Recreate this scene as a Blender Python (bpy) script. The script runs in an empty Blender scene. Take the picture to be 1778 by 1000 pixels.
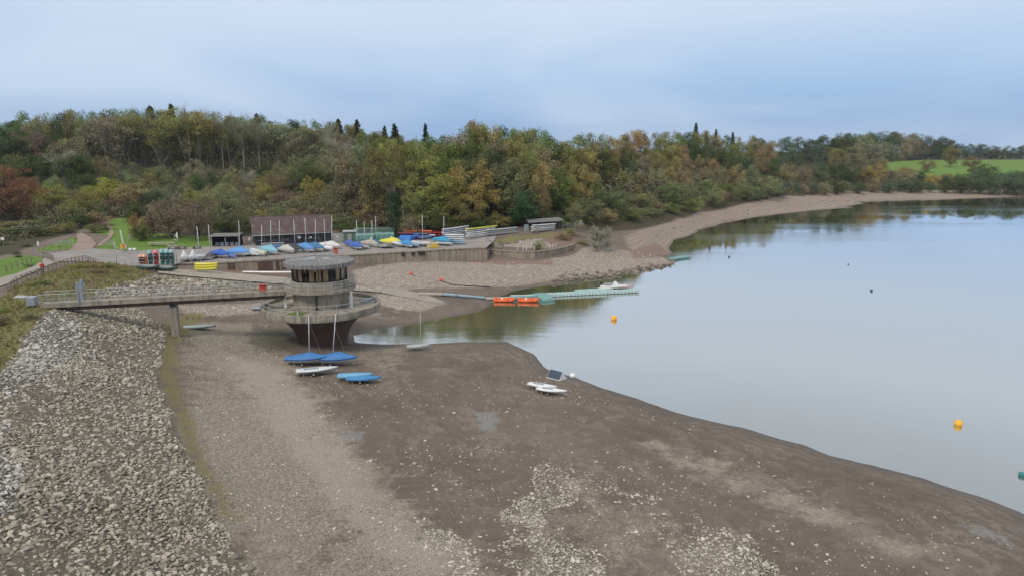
import bpy, math, random
import numpy as np
from mathutils import Vector, Matrix

# ------------------------------------------------------------------ camera, sky, sun, exposure
S = bpy.context.scene
C = S.collection
R = math.radians
PITCH, CH, F = R(11.2), 24.0, 1185.0
cam_d = bpy.data.cameras.new('camera'); cam_d.sensor_width = 36; cam_d.lens = 24.0; cam_d.clip_end = 6000; cam_d.clip_start = 0.5
cam = bpy.data.objects.new('camera', cam_d); C.objects.link(cam)
cam.location = (0, 0, CH); cam.rotation_euler = (math.pi/2 - PITCH, 0, 0)
S.camera = cam
S.view_settings.view_transform = 'Standard'; S.view_settings.look = 'None'
S.view_settings.exposure = 0.28; S.view_settings.gamma = 1.0
S.cycles.max_bounces = 6; S.cycles.diffuse_bounces = 3; S.cycles.glossy_bounces = 3
S.cycles.transparent_max_bounces = 6; S.cycles.transmission_bounces = 4; S.cycles.volume_bounces = 0
SUN_EL, SUN_AZ = R(48), R(215)          # azimuth measured from +Y clockwise (behind the camera, to the left)

W = bpy.data.worlds.new('World'); S.world = W; W.use_nodes = True
nt = W.node_tree; nt.nodes.clear()
def wn(t, **k):
    n = nt.nodes.new(t)
    for a, b in k.items(): setattr(n, a, b)
    return n
out = wn('ShaderNodeOutputWorld'); bg1 = wn('ShaderNodeBackground'); bg2 = wn('ShaderNodeBackground'); mixs = wn('ShaderNodeMixShader')
sky = wn('ShaderNodeTexSky', sky_type='NISHITA', sun_disc=False, sun_elevation=SUN_EL, sun_rotation=SUN_AZ, air_density=1.0, dust_density=1.5, ozone_density=1.5)
bg1.inputs['Strength'].default_value = 0.085
nt.links.new(sky.outputs[0], bg1.inputs['Color'])
tc = wn('ShaderNodeTexCoord'); sep = wn('ShaderNodeSeparateXYZ'); nt.links.new(tc.outputs['Generated'], sep.inputs[0])
mp = wn('ShaderNodeMapping'); mp.inputs['Scale'].default_value = (1.2, 1.2, 4.5); mp.inputs['Location'].default_value = (0.3, 0.0, 0.15)
nt.links.new(tc.outputs['Generated'], mp.inputs[0])
ns = wn('ShaderNodeTexNoise'); ns.inputs['Scale'].default_value = 1.7; ns.inputs['Detail'].default_value = 5; ns.inputs['Roughness'].default_value = 0.45; ns.inputs['Distortion'].default_value = 0.4
nt.links.new(mp.outputs[0], ns.inputs['Vector'])
rmp = wn('ShaderNodeValToRGB')          # overcast layer: brightness of the cloud sheet by height
e = rmp.color_ramp.elements
e[0].position = 0.0; e[0].color = (0.30, 0.43, 0.63, 1)
e[1].position = 1.0; e[1].color = (1.0, 0.97, 0.92, 1)
for p_, c_ in ((.04, (.20, .34, .58)), (.10, (.31, .45, .65)), (.18, (.49, .59, .72)), (.28, (.60, .67, .75)), (.42, (.42, .47, .53)), (.58, (.62, .62, .62))):
    m = e.new(p_); m.color = (*c_, 1)
nt.links.new(sep.outputs['Z'], rmp.inputs[0])
nr = wn('ShaderNodeMapRange'); nr.inputs[1].default_value = 0.40; nr.inputs[2].default_value = 0.68; nr.inputs[3].default_value = 0.0; nr.inputs[4].default_value = 1.0
nt.links.new(ns.outputs['Fac'], nr.inputs[0])
mx = wn('ShaderNodeMix', data_type='RGBA', blend_type='MIX'); mx.inputs['B'].default_value = (0.56, 0.65, 0.77, 1)
ml = wn('ShaderNodeMath', operation='MULTIPLY'); ml.inputs[1].default_value = 0.62
nt.links.new(nr.outputs[0], ml.inputs[0]); nt.links.new(ml.outputs[0], mx.inputs['Factor']); nt.links.new(rmp.outputs[0], mx.inputs['A'])
nt.links.new(mx.outputs['Result'], bg2.inputs['Color']); bg2.inputs['Strength'].default_value = 1.08
mixs.inputs[0].default_value = 0.85
nt.links.new(bg1.outputs[0], mixs.inputs[1]); nt.links.new(bg2.outputs[0], mixs.inputs[2]); nt.links.new(mixs.outputs[0], out.inputs['Surface'])

sl = bpy.data.lights.new('sun', 'SUN'); sl.energy = 1.5; sl.angle = R(12); sl.color = (1.0, 0.93, 0.82)
sun = bpy.data.objects.new('sun', sl); C.objects.link(sun)
d = Vector((math.sin(SUN_AZ)*math.cos(SUN_EL), math.cos(SUN_AZ)*math.cos(SUN_EL), math.sin(SUN_EL)))
sun.rotation_euler = d.to_track_quat('Z', 'Y').to_euler(); sun.location = d*300

rng = np.random.default_rng(7); rnd = random.Random(11)
COLS = {}

# ------------------------------------------------------------------ geometry of the view (turning map readings into places)
cp, sp = math.cos(PITCH), math.sin(PITCH)
def ray(px, py):
    u, v = (px-889)/F, (500-py)/F
    return np.array([u, cp + v*sp, -sp + v*cp])
def P(px, py, z):
    r = ray(px, py); t = (z-CH)/r[2]
    return (r[0]*t, r[1]*t)
def PY(px, Y, z=12.0):
    return ((px-889)/F*(Y*cp + (CH-z)*sp), Y)
def ZT(py, Y):
    r = ray(889, py); return CH + Y*r[2]/r[1]

# ------------------------------------------------------------------ terrain function
cpts = []
def c(px, py, z): x, y = P(px, py, z); cpts.append((x, y, z))
def w(px, Y, z): x, y = PY(px, Y, z); cpts.append((x, y, z))
shore = [(1778,890),(1700,860),(1600,828),(1500,803),(1440,790),(1400,773),(1300,745),(1200,722),(1120,697),(1050,675),(1000,655),(950,640),(925,615),(893,600),
 (880,592),(800,593),(700,597),(650,597),(615,594),(618,576),(650,571),(700,563),(760,553),(832,541),(852,530),(848,520),(885,507),(946,497),(1007,489),(1055,482),(1120,471),(1165,462),(1177,454),
 (1166,447),(1169,440),(1161,430),(1190,412),(1212,399),(1230,391),(1248,385),(1280,380),(1320,375),(1360,371),(1435,364),(1500,362),(1462,359),(1502,354),(1489,351),(1570,346),(1778,342)]
for a in shore: c(*a, 0.0)
# ground either side of the waterline
for a in [(1690,880,.35),(1480,815,.3),(1270,750,.3),(1090,700,.3),(980,668,.3),(905,625,.25),(870,612,.3),(760,610,.4),(680,610,.6),(1600,890,.5),(1400,830,.45),(1778,990,.55),(1500,1000,.7),(1200,1000,.8),(1300,850,.5),
 (900,1000,1.0),(900,850,.85),(1100,800,.6),(700,700,.9),(600,800,1.1),(600,950,1.2),(520,700,1.35),(500,610,1.5),(560,640,1.15),(480,850,1.35),(560,595,1.2),(440,560,2.0),(400,600,2.1),(400,700,1.7),
 (300,580,3.1),(285,620,2.7),(275,660,2.4),(290,700,2.2),(330,800,1.8),(370,900,1.6),(440,1000,1.4),(520,1100,1.3),
 (345,572,2.6),(465,535,2.5),(400,545,2.6),(640,550,.9),(700,545,.9),(620,560,1.0),(760,530,1.1),(820,530,.4),(700,520,1.5),(440,510,2.6),(640,525,1.7),(780,505,1.4),(850,497,.9),(940,485,.6),
 (620,480,2.2),(700,470,2.1),(800,470,1.5),(900,470,1.2),(1000,465,1.0),(1080,450,1.0),(1130,445,.7),(1000,450,1.6),(1060,430,1.9),(1100,420,1.9),(1140,410,1.6),
 (1080,405,3.0),(1120,396,3.0),(1180,380,3.1),(1215,369,3.0),(1280,358,3.0),(1330,348,3.0),(1380,339,3.0),(1470,334,3.0),(1600,331,3.0),(1778,328,3.0),
 (1240,378,1.6),(1330,364,1.3),(1420,352,1.3),(1000,425,3.2),(1040,418,2.8),
 # dam slope and crest
 (0,640,7.6),(70,540,7.6),(0,500,7.9),(85,462,7.3),(30,480,7.8),(60,505,7.7),(0,1000,5.6),(0,850,6.4),(130,800,4.7),(150,650,5.3),(200,580,5.0),(130,570,6.6),(200,1000,3.7),(200,900,3.8),(230,740,3.6),
 (130,480,7.2),(200,485,6.4),(240,500,4.9),(180,520,5.6),(240,545,4.3),(330,500,3.9),(330,485,4.1),(400,500,3.3),(300,530,3.6),(260,470,4.6),(100,450,6.6),(150,430,5.7),(130,445,6.2),(220,455,4.9),(190,465,6.2),(160,460,6.6),
 (0,460,7.3),(0,445,7.0),(60,440,6.4),(40,420,6.4),
 # slipway
 (276,472,4.4),(340,475,3.7),(420,483,3.2),(500,488,2.8),(580,496,2.4),(662,503,2.0),(720,515,1.4),
 # quay wall foot and quay
 (340,462,4.0),(400,468,3.0),(450,469,2.6),(480,467,2.5),(560,464,2.4),(620,462,2.4),(662,458,2.3),(726,454,2.3),(770,450,2.2),(818,448,2.1),(848,450,1.9),(880,452,1.8),(928,450,1.9),(968,445,1.9),(994,437,2.0),(1003,430,2.6)]: c(*a)
for a in [(330,452),(400,448),(480,443),(560,438),(620,436),(662,433),(726,429),(770,426),(810,423)]: c(*a, 4.42)
for a in [(300,440),(300,428),(400,435),(500,428),(600,424),(700,420),(760,414),(800,410),(420,428),(560,420),(240,440)]: c(*a, 4.45)
for a in [(870,429,3.3),(930,431,3.3),(970,424,3.4),(900,423,3.6),(860,420,4.3),(900,414,4.7),(850,411,4.8),(960,405,4.9),(1000,408,4.5),(1000,396,5.0),(920,405,4.9),(985,415,4.0),(960,418,3.8),(820,418,4.5)]: c(*a)
# lake floor
for a in [(760,575,-.7),(850,560,-1.2),(1000,530,-2),(1100,520,-2.5),(950,560,-1.6),(1000,600,-1.4),(1100,640,-1.6),(1300,700,-2),(1500,700,-3),(1700,780,-3),(1778,850,-1.5),(1300,600,-4),(1200,480,-4),(1400,450,-5),(1300,410,-3),(1600,420,-5),(1778,500,-6),(1600,365,-3),(1778,365,-3),(1200,430,-2)]: c(*a)
# hinterland
for a in [(-200,150,7),(0,150,6),(200,160,5.3),(400,165,5.0),(600,168,5.0),(800,168,5.1),(-200,220,7.5),(0,220,7.3),(200,220,7.2),(450,235,7.3),(0,268,9.2),(200,268,9),(430,270,9.2),(700,180,6.5),(700,205,11),(700,250,15),(850,180,6.5),(850,200,12),(900,235,17),(1000,188,6),(1000,225,14),(-200,300,15),(0,302,14),(300,302,14),(600,300,14),(900,290,19),(1000,265,17),
 (0,400,22),(300,400,21),(600,400,19),(900,390,20),(0,600,24),(500,600,24),(1100,222,6.5),(1100,262,13),(1100,300,16),(1050,400,20),(1100,550,22),(1300,350,8),(1300,450,15),(1300,550,20),(1300,700,24),(1500,450,7),(1500,560,13.5),(1500,680,20),
 (1600,425,5),(1600,470,8.2),(1600,640,17),(1600,760,21),(1778,425,5),(1778,480,8.5),(1778,690,17),(1778,800,20),(2200,480,6),(2200,700,16),(2200,900,22),(1300,1000,24),(1700,1100,22),(700,1000,25),(0,1000,25),(-600,400,20),(-600,800,24)]: w(*a)
for a in [(-1500,0,10),(-1500,1500,25),(0,1700,24),(1500,1500,22),(1700,600,15),(-300,0,6),(-90,60,3),(-80,20,2),(-50,-20,4),(-32,20,7.6),(-28,5,7.6),(-20,-25,7.6),(-12,18,3),(-6,5,2.5),(0,15,1.5),(5,-30,1.5),(30,20,.4),(40,0,0),(60,-60,-1),(90,0,-2),(200,0,-5),(200,-200,-3),(400,200,-5),(600,300,-2),(700,300,6),(0,-300,5),(700,-300,8),(-42,50,7.7),(-52,60,6.5),(20,25,.7)]: cpts.append(a)
cp_ = np.array(cpts, float); SC = 100.0
A = cp_[:, :2]/SC; n = len(A)
dm = np.linalg.norm(A[:, None]-A[None], axis=2)
K = np.zeros((n+3, n+3)); K[:n, :n] = -dm - 0.0*np.eye(n); K[:n, n] = 1; K[:n, n+1:] = A; K[n, :n] = 1; K[n+1:, :n] = A.T
K[:n, :n] += 1e-4*np.eye(n)
wt = np.linalg.solve(K, np.r_[cp_[:, 2], 0, 0, 0])
def T(x, y):
    x = np.asarray(x, float); y = np.asarray(y, float); sh = x.shape
    q = np.stack([x.ravel(), y.ravel()], 1)/SC; o = np.empty(len(q))
    for i in range(0, len(q), 40000):
        b = q[i:i+40000]
        dd = np.sqrt((b[:, 0:1]-A[None, :, 0])**2 + (b[:, 1:2]-A[None, :, 1])**2)
        o[i:i+40000] = -dd@wt[:n] + wt[n] + b@wt[n+1:]
    return o.reshape(sh)
def Tz(x, y): return float(T(np.array([x]), np.array([y]))[0])
def G(px, py):
    r = ray(px, py); t = np.geomspace(20, 1200, 900); z = CH + r[2]*t
    h = T(r[0]*t, r[1]*t); k = np.where(z <= h)[0]
    i = k[0] if len(k) else len(t)-1
    if i > 0 and len(k):
        a, b = z[i-1]-h[i-1], z[i]-h[i]; f = a/(a-b); tt = t[i-1]+(t[i]-t[i-1])*f
    else: tt = t[i]
    return (r[0]*tt, r[1]*tt)
def GP(pts): return np.array([G(*p) for p in pts])
def sdist(x, y, poly):        # >0 inside
    n = len(poly); ins = np.zeros(x.shape, bool); dmin = np.full(x.shape, 1e9)
    for i in range(n):
        ax, ay = poly[i]; bx, by = poly[(i+1) % n]
        cond = ((ay > y) != (by > y))
        xi = ax + (y-ay)*(bx-ax)/((by-ay) if by != ay else 1e-9)
        ins ^= cond & (x < xi)
        vx, vy = bx-ax, by-ay; L = vx*vx+vy*vy+1e-12
        t = np.clip(((x-ax)*vx+(y-ay)*vy)/L, 0, 1)
        dmin = np.minimum(dmin, np.hypot(x-ax-t*vx, y-ay-t*vy))
    return np.where(ins, dmin, -dmin)
def pdist(x, y, line):
    dmin = np.full(x.shape, 1e9)
    for (ax, ay), (bx, by) in zip(line[:-1], line[1:]):
        vx, vy = bx-ax, by-ay; L = vx*vx+vy*vy+1e-12
        t = np.clip(((x-ax)*vx+(y-ay)*vy)/L, 0, 1)
        dmin = np.minimum(dmin, np.hypot(x-ax-t*vx, y-ay-t*vy))
    return dmin
def sm(v, a, b): t = np.clip((v-a)/(b-a), 0, 1); return t*t*(3-2*t)
def vnoise(x, y, s, seed=0):
    x = x/s + seed*17.3; y = y/s - seed*9.1
    xi = np.floor(x).astype(np.int64); yi = np.floor(y).astype(np.int64); fx = x-xi; fy = y-yi
    fx = fx*fx*(3-2*fx); fy = fy*fy*(3-2*fy)
    def h(a, b):
        k = (a*374761393 + b*668265263 + seed*1442695) & 0xffffffff
        k = ((k ^ (k >> 13))*1274126177) & 0xffffffff
        return ((k ^ (k >> 16)) & 0xffff)/65535.0
    return (h(xi, yi)*(1-fx)+h(xi+1, yi)*fx)*(1-fy) + (h(xi, yi+1)*(1-fx)+h(xi+1, yi+1)*fx)*fy
def fbm(x, y, s, seed=0, o=4):
    v = 0; a = .5
    for i in range(o): v = v + a*vnoise(x, y, s/2**i, seed+i*7); a *= .5
    return v/(1-.5**o)

# ------------------------------------------------------------------ mesh helpers
def link(name, me, mat=None, parent=None, col=None):
    o = bpy.data.objects.new(name, me); C.objects.link(o)
    if mat is not None and len(me.materials) == 0: me.materials.append(mat)
    if parent is not None: o.parent = parent
    if col is not None: o.color = (*col[:3], 1)
    return o
def npmesh(name, V, Fq, smooth=False):
    """V (n,3), Fq (m,k) index array"""
    me = bpy.data.meshes.new(name); V = np.asarray(V, np.float32); Fq = np.asarray(Fq, np.int32); k = Fq.shape[1]
    me.vertices.add(len(V)); me.vertices.foreach_set('co', V.ravel())
    me.loops.add(Fq.size); me.loops.foreach_set('vertex_index', Fq.ravel())
    me.polygons.add(len(Fq)); me.polygons.foreach_set('loop_start', np.arange(0, Fq.size, k, dtype=np.int32)); me.polygons.foreach_set('loop_total', np.full(len(Fq), k, np.int32))
    me.polygons.foreach_set('use_smooth', np.full(len(Fq), smooth, bool))
    me.update(calc_edges=True); return me
class MB:
    def __init__(s): s.v = []; s.f = []; s.sm = []
    def add(s, V, Fc, smooth=False):
        k = len(s.v); s.v += [tuple(map(float, a)) for a in V]
        for f in Fc: s.f.append([i+k for i in f]); s.sm.append(smooth)
        return s
    def box(s, cx, cy, cz, sx, sy, sz, rz=0, M=None):
        V = []
        for dx in (-.5, .5):
            for dy in (-.5, .5):
                for dz in (-.5, .5):
                    x, y = dx*sx, dy*sy
                    p = Vector((cx + x*math.cos(rz)-y*math.sin(rz), cy + x*math.sin(rz)+y*math.cos(rz), cz+dz*sz))
                    V.append(M@p if M else p)
        return s.add(V, [(0,1,3,2),(4,6,7,5),(0,4,5,1),(2,3,7,6),(0,2,6,4),(1,5,7,3)])
    def tube(s, a, b, r, r2=None, n=6, cap=True):
        a = Vector(a); b = Vector(b); r2 = r if r2 is None else r2
        d = (b-a).normalized(); q = d.to_track_quat('Z', 'Y')
        V = []
        for p, rr in ((a, r), (b, r2)):
            for i in range(n): V.append(p + q@Vector((rr*math.cos(2*math.pi*i/n), rr*math.sin(2*math.pi*i/n), 0)))
        Fc = [(i, (i+1) % n, n+(i+1) % n, n+i) for i in range(n)]
        if cap: Fc += [tuple(range(n))[::-1], tuple(range(n, 2*n))]
        return s.add(V, Fc, n > 5)
    def path(s, pts, r, n=6):
        for a, b in zip(pts[:-1], pts[1:]): s.tube(a, b, r, n=n)
        return s
    def lathe(s, prof, n=48, c=(0, 0, 0), smooth=True, close=False, a0=0, a1=2*math.pi):
        full = abs(a1-a0-2*math.pi) < 1e-6; m = n if full else n+1; V = []
        for r, z in prof:
            for i in range(m):
                a = a0+(a1-a0)*i/n; V.append((c[0]+r*math.cos(a), c[1]+r*math.sin(a), c[2]+z))
        Fc = []; kk = len(prof)
        for j in range(kk if close else kk-1):
            j2 = (j+1) % kk
            for i in range(n):
                i2 = (i+1) % m; Fc.append((j*m+i, j*m+i2, j2*m+i2, j2*m+i))
        return s.add(V, Fc, smooth)
    def loft(s, rings, cap=True, smooth=True, closed=True):
        n = len(rings[0]); V = [p for r in rings for p in r]; Fc = []
        for j in range(len(rings)-1):
            for i in range(n if closed else n-1): Fc.append((j*n+i, j*n+(i+1) % n, (j+1)*n+(i+1) % n, (j+1)*n+i))
        if cap: Fc += [tuple(range(n))[::-1], tuple(range((len(rings)-1)*n, len(rings)*n))]
        return s.add(V, Fc, smooth)
    def prism(s, poly, z0, z1, smooth=False):
        n = len(poly); V = [(x, y, z0) for x, y in poly]+[(x, y, z1) for x, y in poly]
        return s.add(V, [(i, (i+1) % n, n+(i+1) % n, n+i) for i in range(n)]+[tuple(range(n))[::-1], tuple(range(n, 2*n))], smooth)
    def mesh(s, name):
        me = bpy.data.meshes.new(name); me.from_pydata(s.v, [], s.f); me.polygons.foreach_set('use_smooth', s.sm); me.update(); return me
    def build(s, name, mat, parent=None, col=None): return link(name, s.mesh(name), mat, parent, col)
def thing(name, label, cat, loc=(0, 0, 0), rz=0, group=None):
    o = bpy.data.objects.new(name, None); C.objects.link(o); o.location = loc; o.rotation_euler = (0, 0, rz)
    o['label'] = label; o['category'] = cat
    if group: o['group'] = group
    return o
def tag(o, label, cat, group=None, kind=None):
    o['label'] = label; o['category'] = cat
    if group: o['group'] = group
    if kind: o['kind'] = kind
    return o
def struct(o): o['kind'] = 'structure'; return o
def dup(root, label, loc, rot=None, scale=None, cols=None, group=None):
    r = root.copy(); C.objects.link(r); r.location = loc
    if rot is not None: r.rotation_euler = rot
    if scale is not None: r.scale = scale
    r['label'] = label
    if group: r['group'] = group
    def rec(src, dst):
        for ch in list(src.children):
            c_ = ch.copy(); C.objects.link(c_); c_.parent = dst
            k = ch.name.split('.')[0]
            if cols and k in cols: c_.color = (*cols[k][:3], 1)
            rec(ch, c_)
    rec(root, r); return r

# ------------------------------------------------------------------ materials
class NB:
    def __init__(s, name):
        s.m = bpy.data.materials.new(name); s.m.use_nodes = True; s.t = s.m.node_tree; s.t.nodes.clear()
        s.out = s.n('ShaderNodeOutputMaterial')
    def n(s, t, **k):
        x = s.t.nodes.new(t)
        for a, b in k.items(): setattr(x, a, b)
        return x
    def L(s, a, b): s.t.links.new(a, b)
    def val(s, x, inp):
        if hasattr(x, 'is_linked') or isinstance(x, bpy.types.NodeSocket): s.L(x, inp)
        elif isinstance(x, (tuple, list)) and len(x) == 3 and inp.type == 'RGBA': inp.default_value = (*x, 1)
        else: inp.default_value = x
    def math(s, op, a, b=0.0, c=None, clamp=False):
        x = s.n('ShaderNodeMath', operation=op, use_clamp=clamp); s.val(a, x.inputs[0]); s.val(b, x.inputs[1])
        if c is not None: s.val(c, x.inputs[2])
        return x.outputs[0]
    def mr(s, a, lo, hi, o0=0.0, o1=1.0, smooth=False):
        x = s.n('ShaderNodeMapRange', interpolation_type='SMOOTHSTEP' if smooth else 'LINEAR'); s.val(a, x.inputs[0])
        for i, q in enumerate((lo, hi, o0, o1)): x.inputs[i+1].default_value = q
        return x.outputs[0]
    def mix(s, f, a, b, bt='MIX'):
        x = s.n('ShaderNodeMix', data_type='RGBA', blend_type=bt); s.val(f, x.inputs['Factor']); s.val(a, x.inputs['A']); s.val(b, x.inputs['B']); return x.outputs['Result']
    def noise(s, vec, sc, det=4, rough=.5, dist=0.0):
        x = s.n('ShaderNodeTexNoise'); x.inputs['Scale'].default_value = sc; x.inputs['Detail'].default_value = det; x.inputs['Roughness'].default_value = rough; x.inputs['Distortion'].default_value = dist
        if vec is not None: s.L(vec, x.inputs['Vector'])
        return x
    def vor(s, vec, sc, feat='F1', rand=1.0):
        x = s.n('ShaderNodeTexVoronoi', feature=feat); x.inputs['Scale'].default_value = sc; x.inputs['Randomness'].default_value = rand
        if vec is not None: s.L(vec, x.inputs['Vector'])
        return x
    def attr(s, name):
        x = s.n('ShaderNodeAttribute', attribute_name=name); return x.outputs['Fac']
    def pos(s): return s.n('ShaderNodeNewGeometry').outputs['Position']
    def obj(s): return s.n('ShaderNodeTexCoord').outputs['Object']
    def mapp(s, vec, sc=(1, 1, 1), rot=(0, 0, 0)):
        x = s.n('ShaderNodeMapping'); s.L(vec, x.inputs[0]); x.inputs['Scale'].default_value = sc; x.inputs['Rotation'].default_value = rot; return x.outputs[0]
    def bump(s, h, st=.5, dist=.1):
        x = s.n('ShaderNodeBump'); x.inputs['Strength'].default_value = st; x.inputs['Distance'].default_value = dist; s.L(h, x.inputs['Height']); return x.outputs[0]
    def bsdf(s, col, rough=.8, metal=0.0, normal=None, spec=.5):
        x = s.n('ShaderNodeBsdfPrincipled'); s.val(col, x.inputs['Base Color']); s.val(rough, x.inputs['Roughness']); s.val(metal, x.inputs['Metallic']); s.val(spec, x.inputs['Specular IOR Level'])
        if normal is not None: s.L(normal, x.inputs['Normal'])
        return x.outputs[0]
    def done(s, sh): s.L(sh, s.out.inputs['Surface']); return s.m
def m_plain(name, col, rough=.7, var=.25, sc=2.0, metal=0.0, bump=0.0, spec=.5, streak=False):
    """painted / weathered surface; col None = object colour"""
    b = NB(name); o = b.obj(); base = col if col is not None else b.n('ShaderNodeObjectInfo').outputs['Color']
    v = b.mapp(o, (sc, sc, sc*(.15 if streak else 1)))
    nz = b.noise(v, 1.0, 6, .6).outputs['Fac']
    dark = b.mix(1.0, base, (.55, .52, .48), 'MULTIPLY')
    cc = b.mix(b.mr(nz, .45, .75, 0, var*2), base, dark)
    nrm = b.bump(b.noise(o, sc*6, 5).outputs['Fac'], bump, .03) if bump else None
    return b.done(b.bsdf(cc, rough, metal, nrm, spec))
M = {}
M['cover'] = m_plain('boat_cover', None, .65, .2, 1.5, bump=.4)
M['gel'] = m_plain('gelcoat', None, .35, .15, 1.2)
M['alu'] = m_plain('mast_alloy', (.66, .67, .68), .45, .1, 2)
M['galv'] = m_plain('galvanised', (.42, .44, .45), .55, .3, 3, metal=.2)
M['tyre'] = m_plain('rubber', (.03, .03, .03), .8, .1)
M['wood'] = m_plain('weathered_wood', (.23, .19, .15), .85, .4, 3, bump=.3)
M['palewood'] = m_plain('pale_timber', (.42, .38, .33), .85, .3, 3)
M['plast'] = m_plain('plastic', None, .4, .15, 1.5)
M['black'] = m_plain('black_paint', (.02, .022, .026), .6, .2)
M['cloth'] = m_plain('clothing', None, .9, .1)
M['skin'] = m_plain('skin', (.5, .32, .24), .6, .05)
M['glass_dark'] = m_plain('window_glass_dark', (.03, .035, .04), .12, .1, spec=.8)
M['pane'] = m_plain('grey_panel', (.3, .33, .37), .5, .2)

def m_concrete(name, col, dark, stain_z=None):
    b = NB(name); p = b.pos(); o = b.mapp(p, (.9, .9, .16))
    st = b.noise(o, 1.6, 6, .65).outputs['Fac']; fn = b.noise(p, 7, 6, .6).outputs['Fac']; big = b.noise(p, .5, 4).outputs['Fac']
    c1 = b.mix(b.mr(st, .42, .68), col, dark); c1 = b.mix(b.mr(fn, .35, .7, 0, .45), c1, b.mix(1.0, c1, (.5, .47, .42), 'MULTIPLY'))
    c1 = b.mix(b.mr(big, .5, .75, 0, .4), c1, (.10, .095, .06))
    if stain_z:
        z = b.n('ShaderNodeSeparateXYZ'); b.L(p, z.inputs[0]); zz = b.math('ADD', z.outputs['Z'], b.math('MULTIPLY', b.math('SUBTRACT', st, .5), .9))
        for a_, b_, col_, f_ in stain_z: c1 = b.mix(b.mr(zz, a_, b_, f_, 0.0, True), c1, col_)
    return b.done(b.bsdf(c1, .9, 0, b.bump(fn, .5, .04), .25))
M['conc'] = m_concrete('concrete', (.38, .34, .285), (.19, .165, .135))
M['conc_wall'] = m_concrete('quay_concrete', (.36, .31, .245), (.20, .165, .125))
M['conc_base'] = m_concrete('tower_base_concrete', (.13, .10, .085), (.065, .052, .046), [(2.6, 3.4, (.075, .068, .062), .75), (3.2, 4.6, (.12, .07, .05), .55)])
M['ramp'] = m_concrete('slipway_concrete', (.40, .355, .30), (.27, .24, .20))
M['roofmetal'] = m_concrete('roof_sheet', (.24, .235, .24), (.13, .125, .125))

def m_tiles():
    b = NB('roof_tiles'); o = b.obj(); v = b.mapp(o, (1, 1, 1))
    br = b.n('ShaderNodeTexBrick'); b.L(v, br.inputs['Vector']); br.inputs['Color1'].default_value = (.12, .082, .078, 1); br.inputs['Color2'].default_value = (.085, .062, .062, 1); br.inputs['Mortar'].default_value = (.05, .04, .04, 1)
    br.inputs['Scale'].default_value = 3.0; br.inputs['Mortar Size'].default_value = .02
    nz = b.noise(o, .8, 6, .65).outputs['Fac']
    cc = b.mix(b.mr(nz, .45, .7, 0, .6), br.outputs['Color'], (.17, .145, .13)); sp_ = b.noise(o, 9, 3).outputs['Fac']
    cc = b.mix(b.mr(sp_, .62, .72, 0, .6), cc, (.26, .24, .2))
    return b.done(b.bsdf(cc, .9, 0, b.bump(sp_, .4, .05), .2))
M['tiles'] = m_tiles()
def m_board():
    b = NB('black_boarding'); o = b.obj(); w_ = b.n('ShaderNodeTexWave', bands_direction='Z', wave_profile='SAW'); b.L(o, w_.inputs[0]); w_.inputs['Scale'].default_value = 1.1
    nz = b.noise(o, 2.5, 5).outputs['Fac']; cc = b.mix(b.mr(nz, .4, .7), (.02, .024, .032), (.045, .05, .06))
    return b.done(b.bsdf(cc, .7, 0, b.bump(w_.outputs['Fac'], .6, .05)))
M['board'] = m_board()

def m_leaf():
    b = NB('foliage'); base = b.n('ShaderNodeObjectInfo').outputs['Color']; rn = b.n('ShaderNodeObjectInfo').outputs['Random']
    o = b.obj(); add = b.n('ShaderNodeVectorMath', operation='ADD'); b.L(o, add.inputs[0]); sc = b.n('ShaderNodeCombineXYZ'); b.L(b.math('MULTIPLY', rn, 40), sc.inputs[0]); b.L(sc.outputs[0], add.inputs[1])
    nz = b.noise(add.outputs[0], 4.5, 3, .5).outputs['Fac']; isl = b.n('ShaderNodeNewGeometry').outputs['Random Per Island']
    h = b.n('ShaderNodeHueSaturation'); h.inputs['Saturation'].default_value = .86
    b.L(base, h.inputs['Color']); b.L(b.math('ADD', b.mr(nz, .3, .7, .478, .518), b.math('MULTIPLY', isl, .02)), h.inputs['Hue']); b.L(b.math('MULTIPLY', b.mr(nz, .3, .7, .72, 1.3), b.mr(isl, 0, 1, .62, 1.4)), h.inputs['Value'])
    col = h.outputs['Color']
    d_ = b.n('ShaderNodeBsdfDiffuse'); b.L(col, d_.inputs[0]); t_ = b.n('ShaderNodeBsdfTranslucent'); b.L(col, t_.inputs[0])
    mx_ = b.n('ShaderNodeMixShader'); mx_.inputs[0].default_value = .3; b.L(d_.outputs[0], mx_.inputs[1]); b.L(t_.outputs[0], mx_.inputs[2])
    return b.done(mx_.outputs[0])
M['leaf'] = m_leaf()
def m_bark():
    b = NB('bark'); base = b.n('ShaderNodeObjectInfo').outputs['Color']; nz = b.noise(b.mapp(b.obj(), (20, 20, 4)), 1, 5).outputs['Fac']
    return b.done(b.bsdf(b.mix(b.mr(nz, .35, .7), base, b.mix(1.0, base, (.45, .42, .38), 'MULTIPLY')), .9, 0, None, .2))
M['bark'] = m_bark()
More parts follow.
